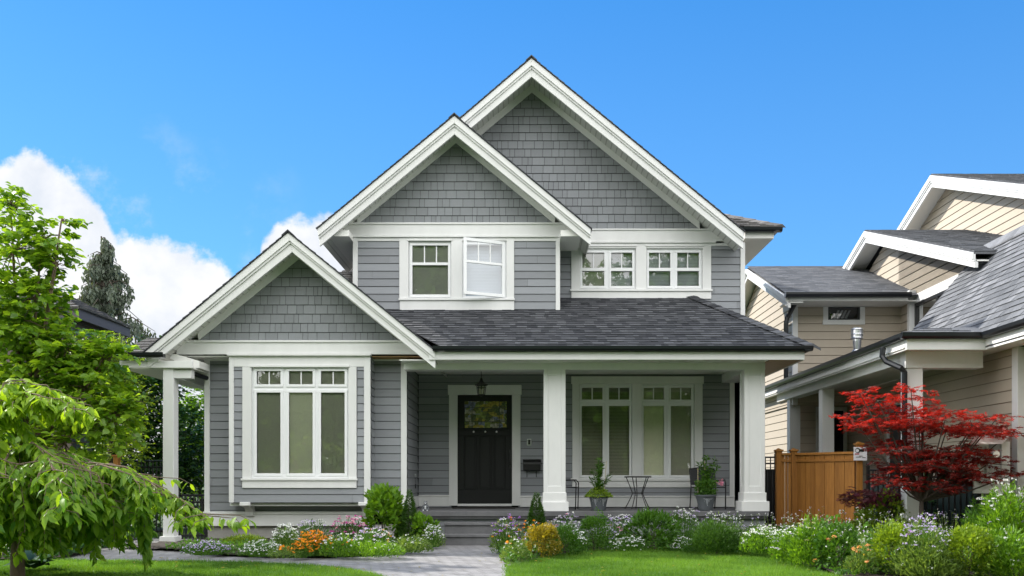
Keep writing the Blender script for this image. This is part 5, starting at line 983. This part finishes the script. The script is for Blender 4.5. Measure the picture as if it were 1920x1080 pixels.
stalks(t, c, [(.0, 0, .68, .02, 100), (.10, 0, .62, .06, 90), (-.08, 0, .58, -.04, 70), (.05, .03, .55, .02, 75), (-.04, -.02, .64, .0, 90), (.14, 0, .50, .08, 60)], GL, .085)
q = MB(); q.cyl((cx-.13, D, .76), (cx-.13, D, .76+.48), .005); q.cyl((cx+.02, D+.02, .76), (cx-.02, D+.02, .76+.64), .005); q.build('cane', cane, t)
lb = LB(); n = 16; lb.add(FL, c+np.array([.24, -.05, .22])+NR.normal(0, .03, (n, 3)), rnd(n), rnd(n)+np.array([0, -1, .5]), .05); lb.build('pink_blossoms', PP, t)
# ------------------------------------------------------------------ trees
def sprigs(lb, tw, starts, dirs, ln, k, leaf, tm, droop=.3, ntw=200, wv=None):
    n = len(starts); dirs = norm(dirs); f = (np.arange(k)+.6)/k
    sd = norm(np.cross(dirs, np.array([0, 0, 1.0])+NR.normal(0, .2, (n, 3))))
    Pq = starts[:, None, :]+dirs[:, None, :]*(ln[:, None]*f[None, :])[:, :, None]; Pq[:, :, 2] -= (ln[:, None]*f[None, :]**2)*droop
    sg_ = np.where(np.arange(k) % 2 == 0, 1, -1)[None, :, None]
    dl = dirs[:, None, :]*.7+sd[:, None, :]*sg_*.9+NR.normal(0, .25, (n, k, 3)); dl[:, :, 2] -= droop
    nn_ = np.array([0, 0, 1.0])+NR.normal(0, .45, (n, k, 3)); vv_ = np.repeat((NR.random(n) if wv is None else wv)[:, None], k, 1)*.6+NR.random((n, k))*.4
    lb.add(tm, Pq.reshape(-1, 3), dl.reshape(-1, 3), nn_.reshape(-1, 3), leaf*NR.uniform(.65, 1.2, n*k), vv_.ravel())
    for i in range(min(ntw, n)): tw.tube([starts[i], starts[i]+dirs[i]*ln[i]*.5-np.array([0, 0, ln[i]*.25*droop]), starts[i]+dirs[i]*ln[i]-np.array([0, 0, ln[i]*droop])], [.006, .004, .002], 4)
def tree(name, label, base, forks, lobes, leafm, leaf, tm, ln, k, barkm=bark, r0=.07, droop=.3, ntw=200, group=None, updir=.4, cat='tree', lobe_scale=1, lobe_n=1):
    "lobes: (px, py, radius in picture units, depth, sprigs)"
    t = thing(name, label, cat, base, group); tk = MB(); lb = LB(); tw = MB(); b = Vector(base); f0 = Vector(forks)
    tk.tube([b, b.lerp(f0, .5)+Vector((.03, 0, 0)), f0], [r0, r0*.85, r0*.7], 10)
    for px, py, rp, D_, ns in lobes:
        rp, ns = rp*lobe_scale, int(ns*lobe_n)
        c = P(px, py, D_); rr = rp*D_/F; m1 = f0.lerp(c, .5)+Vector((0, 0, -.12)); tk.tube([f0, m1, c, c+(c-f0).normalized()*rr*.6], [r0*.45, r0*.3, r0*.15, .006], 6)
        d = rnd(ns); rad = NR.random(ns)**.5*rr; st = np.array(c)+d*rad[:, None]
        for j in range(0, ns, max(1, ns//14)): tk.tube([c, c.lerp(Vector(st[j]), .5)+Vector((0, 0, .04)), Vector(st[j])], [r0*.14, .008, .005], 4)
        sprigs(lb, tw, st, d+rnd(ns)*.5+np.array([0, 0, updir]), NR.uniform(.6, 1.3, ns)*ln, k, leaf, tm, droop, ntw=max(4, ntw*ns//2000))
    tk.mesh(tw.v, tw.f); tk.build('trunk', barkm, t); lb.build('crown', leafm, t); return t
Dt = 14.6
GT = leafmat('leaf_linden', (.075, .175, .016), (.26, .41, .04), .55, None, .32, .5)
tree('broadleaf_tree', 'large bright green broad leaved tree rising behind the weeping cherry', (X(40, Dt), Dt, 0), P(45, 830, Dt), [
    (25, 470, 75, Dt, 110), (20, 390, 30, Dt, 26), (78, 450, 42, Dt, 40), (105, 500, 26, Dt, 22), (68, 560, 52, Dt, 90), (125, 655, 48, Dt, 80), (196, 672, 30, Dt, 40), (30, 600, 90, Dt, 170), (90, 690, 90, Dt, 200), (165, 735, 70, Dt, 120), (210, 780, 50, Dt, 80), (20, 760, 90, Dt, 160), (-90, 560, 110, Dt, 150), (-80, 740, 110, Dt, 150), (120, 830, 80, Dt, 120), (222, 655, 12, Dt, 8), (115, 415, 14, Dt, 6), (35, 860, 80, Dt, 90)],
    GT, .128, ovate(.40, .18), .28, 7, r0=.09, droop=.35, ntw=500, lobe_scale=.86, lobe_n=.95)
# darker trees behind the breezeway
tree('evergreen_tree', 'dark laurel tree behind the slim breezeway column', (X(270, 20), 20, 0), P(270, 900, 20), [(270, 740, 60, 20, 330), (240, 820, 60, 20, 300), (330, 830, 60, 20, 300), (290, 690, 40, 20.5, 130), (200, 740, 50, 20, 220), (300, 900, 70, 20, 300), (220, 920, 60, 20, 250)], GD, .11, OV, .4, 8, barkd, .08, .2, 100)
tree('leafy_tree', 'lighter green sunlit tree seen between the slim column and the bay', (X(380, 23), 23, 0), P(375, 920, 23), [(365, 790, 40, 23, 260), (385, 740, 30, 23, 100), (350, 850, 40, 23, 220), (395, 850, 50, 23, 240), (360, 910, 50, 23, 240)], GB, .10, OV, .35, 8, barkd, .07, .2, 100)
tree('leafy_tree', 'yellow-green bush filling the gap below the shake roof house', (X(205, 17.5), 17.5, 0), P(205, 800, 17.5), [(214, 672, 30, 17.5, 100), (178, 655, 24, 17.5, 50), (225, 690, 34, 17.5, 110), (240, 760, 40, 17.5, 150), (170, 690, 50, 17.5, 150), (230, 840, 40, 17.5, 140)], GY, .07, KB, .3, 8, barkd, .06, .2, 100)
# weeping conifer far behind
Dc = 40.0; t = thing('weeping_conifer', 'tall grey-green weeping conifer against the white cloud', 'tree', (X(195, Dc), Dc, 0)); tk = MB(); tk.tube([(X(195, Dc), Dc, 0), P(195, 600, Dc), P(190, 443, Dc)], [.3, .14, .03], 8); lb = LB()
for k in range(120):
    f = (k+R.random())/120; yp = 446+f*300; a = R.uniform(0, 6.283); rad = (.10+1.9*min(1, f*1.2)**.8)*R.uniform(.5, 1.4); b = Vector(P(197, yp, Dc)); e = b+Vector((rad*math.cos(a), rad*math.sin(a), -.12*rad)); m1 = b.lerp(e, .55)+Vector((0, 0, .22*rad)); tk.tube([b, m1, e], [.035, .02, .01], 4)
    n = 34; g_ = NR.random(n)**.7; p = (1-g_)[:, None]**2*np.array(b)+2*(g_*(1-g_))[:, None]*np.array(m1)+(g_**2)[:, None]*np.array(e)
    for s in range(5): lb.add(kite(.22, .0), p+np.stack([NR.normal(0, .05, n), NR.normal(0, .05, n), -s*.11-NR.random(n)*.08], 1), np.stack([NR.normal(0, .25, n), NR.normal(0, .25, n), -np.ones(n)], 1), rnd(n), .22*NR.uniform(.5, 1.2, n))
tk.build('trunk', barkd, t); lb.build('crown', GG, t)
# weeping cherry in the foreground
Dw = 10.0; t = thing('weeping_cherry', 'weeping cherry with long drooping light green leaves in the left foreground', 'tree', (X(33, Dw), Dw, 0)); tk, tw, lb = MB(), MB(), LB(); top = P(36, 935, Dw)
tk.tube([(X(33, Dw), Dw, -.02), P(33, 1030, Dw), P(36, 980, Dw), top], [.075, .065, .06, .055], 12)
LC = ovate(.21, .25)
def weep(pts_, dz=None, hang=1.0, dens=1.0, cw=.5, sub=True, lsz=.145, raw=False):
    ps = pts_ if raw else [P(a, b, d) for a, b, d in pts_]; n = len(ps); tk.tube(ps, [.015*(1-i/(n))+.003 for i in range(n)], 6)
    arr = np.array([list(p) for p in ps]); seg = np.linalg.norm(np.diff(arr, axis=0), axis=1); cum = np.concatenate([[0], np.cumsum(seg)]); tot = cum[-1]
    def at_(s): return np.stack([np.interp(s, cum, arr[:, i]) for i in range(3)], 1)
    m_ = int(tot*150*dens); s = NR.uniform(tot*.08, tot, m_); p = at_(s); tg = norm(at_(np.minimum(s+.05, tot+.001))-at_(s-.05))
    d = tg*.5+rnd(m_)*np.array([1, .9, .35])+np.array([0, 0, -.55*hang]); lb.add(LC, p, d, rnd(m_)*.5+np.array([0, -.3, .8]), lsz*NR.uniform(.65, 1.15, m_), np.clip(cw+NR.normal(0, .22, m_), 0, 1))
    if sub:
        for j in range(int(tot*24*dens)):
            s0 = R.uniform(tot*.12, tot); b = Vector(at_(np.array([s0]))[0]); l_ = R.uniform(.14, .68)*hang*(1-(.35 if raw else .72)*(s0/tot)**1.5); o_ = Vector((R.gauss(0, .16)+.06, R.gauss(0, .22), 0)); e = b+o_+Vector((0, 0, -l_)); m1 = b+o_*.8+Vector((0, 0, -l_*.3)); tw.tube([b, m1, e], [.006, .004, .002], 4)
            k = int(l_*36)+5; g_ = NR.uniform(.1, 1, k); q_ = (1-g_)[:, None]**2*np.array(b)+2*(g_*(1-g_))[:, None]*np.array(m1)+(g_**2)[:, None]*np.array(e)
            lb.add(LC, q_, rnd(k)*np.array([1, .9, .35])+np.array([.1, 0, -.65]), rnd(k)*.5+np.array([0, -.3, .8]), lsz*NR.uniform(.6, 1.1, k), np.clip(cw-.12+NR.normal(0, .2, k), 0, 1))
weep([(36, 940, 10), (90, 885, 10), (170, 868, 9.9), (235, 876, 9.8), (300, 915, 9.7), (345, 940, 9.6), (388, 972, 9.5)], dens=1.0, cw=.65)
weep([(36, 940, 10), (100, 885, 9.7), (190, 872, 9.4), (245, 890, 9.2), (268, 930, 9.1)], dens=1.0)
weep([(36, 940, 10), (110, 880, 10.2), (210, 870, 10.4), (265, 895, 10.5), (292, 935, 10.6)], dens=1.0, cw=.7)
weep([(36, 940, 10), (60, 860, 9.8), (120, 850, 9.5), (175, 890, 9.3), (200, 960, 9.2)], dens=1.1)
weep([(36, 940, 10), (10, 860, 9.8), (60, 830, 9.4), (120, 870, 9.1), (150, 930, 9.0)], dens=1.1)
weep([(36, 940, 10), (0, 870, 10.2), (-60, 840, 10.1), (-120, 900, 10)], dens=1.0)
weep([(36, 940, 10), (20, 880, 9.6), (-20, 850, 9.2), (-50, 900, 8.9)], dens=1.0)
weep([(36, 940, 10), (70, 880, 10.5), (130, 870, 10.9), (190, 920, 11.1)], dens=1.1, cw=.4)
weep([(36, 940, 10), (80, 870, 9.5), (90, 860, 9), (110, 900, 8.7), (115, 960, 8.6)], dens=1.0, hang=.8)
weep([(236, 880, 9.8), (262, 940, 9.7), (272, 1000, 9.7), (273, 1050, 9.7)], dens=.9, sub=False, cw=.4)
weep([(-40, 800, 9.6), (-10, 735, 9.6), (40, 712, 9.6), (90, 735, 9.5), (125, 748, 9.4), (150, 772, 9.4)], dens=1.3, cw=.85, hang=.65)
weep([(-40, 830, 9.6), (10, 765, 9.4), (50, 735, 9.3), (100, 755, 9.3), (140, 775, 9.3)], dens=1.0, cw=.9, hang=.5)
tk.tube([top, P(10, 860, 9.8), P(-40, 800, 9.6)], [.03, .022, .015], 6)
for k in range(24):
    a = 6.283*k/24+R.uniform(-.12, .12); r_ = R.uniform(.8, 1.22)*(1 if k % 2 else .72); pk = R.uniform(1.14, 1.34); ca_, sa_ = math.cos(a)*r_, math.sin(a)*r_*.8
    weep([top]+[Vector((top.x+ca_*f, top.y+sa_*f, z_)) for f, z_ in ((.3, pk-.06), (.5, pk), (.75, pk-.10), (.92, pk-.30), (1, pk-.58))], dens=1.25, cw=R.uniform(.5, .85), raw=True)
tk.mesh(tw.v, tw.f); tk.build('trunk', bark, t); lb.build('crown', GC, t)
hs = LB(); n = 26; a = NR.uniform(0, 6.283, n); hc = np.array([X(58, 10.9), 10.9, .03]); t = thing('hosta', 'broad blue-green hosta beside the cherry trunk', 'plant', tuple(hc)); hs.add(ovate(.42, .25), np.repeat(hc[None], n, 0)+np.stack([np.cos(a)*.04, np.sin(a)*.04, NR.random(n)*.1], 1), np.stack([np.cos(a), np.sin(a), NR.uniform(.2, 1, n)], 1), np.stack([-np.cos(a)*.4, -np.sin(a)*.4, np.ones(n)], 1), .26); hs.build('leaves', leafmat('leaf_hosta', (.04, .10, .06), (.08, .17, .09), .25), t)
# red maple
Dm = 13.3; b0 = (X(1725, Dm), Dm, .18)
t = thing('red_maple', 'red Japanese maple spreading in front of the tan house', 'tree', b0); tk, tw, lb = MB(), MB(), LB(); f0 = P(1728, 940, Dm); tk.tube([b0, f0.lerp(Vector(b0), .5), f0], [.04, .036, .03], 8)
tiers = [(1640, 755, 36, 8, 90), (1608, 735, 20, 6, 36), (1600, 790, 26, 5, 36), (1640, 800, 50, 8, 120), (1690, 770, 40, 8, 80), (1740, 735, 16, 10, 30), (1712, 738, 16, 6, 26), (1725, 770, 42, 8, 90), (1775, 775, 40, 8, 100), (1700, 810, 60, 9, 190), (1770, 815, 60, 9, 200), (1830, 792, 40, 7, 80), (1865, 775, 34, 5, 44), (1840, 825, 50, 6, 100), (1885, 808, 30, 5, 40), (1680, 845, 55, 9, 150), (1740, 855, 60, 9, 180), (1800, 850, 60, 8, 170), (1860, 862, 40, 6, 70), (1895, 878, 30, 4, 40), (1700, 880, 50, 7, 110), (1770, 885, 60, 7, 130), (1830, 895, 50, 6, 100), (1870, 895, 40, 5, 60), (1690, 905, 46, 7, 110), (1745, 912, 50, 7, 130), (1800, 910, 46, 6, 100), (1720, 870, 50, 7, 110)]+[(R.uniform(1625, 1850), R.uniform(775, 900), R.uniform(16, 34), 6, 34) for _ in range(16)]
for px, py, rx, ry, ns in tiers:
    rx = rx*.95; ns = int(ns*.60); py += R.uniform(-14, 14); px += R.uniform(-12, 8)
    dof = R.uniform(-.35, .35); c = P(px, py, Dm+dof); m1 = f0.lerp(c, .5)+Vector((0, 0, -.05)); tk.tube([f0, m1, c], [.018, .012, .006], 5)
    a = NR.uniform(0, 6.283, ns); rr = np.sqrt(NR.random(ns)); s_ = Dm/F; st = np.array(c)+np.stack([np.cos(a)*rr*rx*s_, np.sin(a)*rr*rx*s_*.8, NR.normal(0, .75, ns)*ry*s_+.02+(rr*np.cos(a)*R.uniform(-.14, .10)+rr*np.sin(a)*R.uniform(-.15, .15))*rx*s_], 1)
    for j in range(0, ns, 9): tk.tube([c, Vector(st[j])], [.006, .003], 4)
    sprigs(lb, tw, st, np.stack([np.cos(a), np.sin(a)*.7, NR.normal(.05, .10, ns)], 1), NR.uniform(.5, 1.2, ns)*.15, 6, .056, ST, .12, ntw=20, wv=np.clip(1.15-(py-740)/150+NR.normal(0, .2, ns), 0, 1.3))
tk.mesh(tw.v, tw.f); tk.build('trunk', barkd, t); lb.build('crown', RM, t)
t = thing('purple_maple', 'low purple leaved dwarf maple before the cedar fence post', 'shrub', (X(1650, 14.4), 14.4, .2)); tk, tw, lb = MB(), MB(), LB(); f0 = P(1650, 955, 14.4)
for px, py, rx, ns in ((1640, 925, 50, 110), (1610, 932, 30, 50), (1680, 930, 36, 80), (1650, 942, 50, 100)):
    c = P(px, py, 14.4); tk.tube([(X(1650, 14.4), 14.4, .18), f0, c], [.014, .01, .005], 5); a = NR.uniform(0, 6.283, ns); rr = np.sqrt(NR.random(ns)); s_ = 14.4/F; st = np.array(c)+np.stack([np.cos(a)*rr*rx*s_, np.sin(a)*rr*rx*s_, NR.normal(0, .04, ns)], 1); sprigs(lb, tw, st, np.stack([np.cos(a), np.sin(a), NR.normal(.0, .2, ns)], 1), np.full(ns, .12), 6, .05, ST, .2, ntw=60)
tk.mesh(tw.v, tw.f); tk.build('trunk', barkd, t); lb.build('crown', RP, t)
# the wood across the street, seen in the window panes
lb = LB(); n = 150000; cxs = NR.uniform(-34, 34, 150); cys = NR.uniform(-26, -15, 150); czs = NR.random(150)**1.2*13.5; i = NR.integers(0, 150, n); d = rnd(n); p = np.stack([cxs[i], cys[i], czs[i]], 1)+d*NR.random((n, 1))**.4*np.array([3.6, 2.5, 2.6]); p[:, 2] = np.maximum(p[:, 2], .1)
lb.add(KB, p, rnd(n), rnd(n), .55*NR.uniform(.6, 1.3, n)); tag(lb.build('street_wood', GB, kind='stuff'), 'mass of green street trees mirrored in the window panes', 'trees')
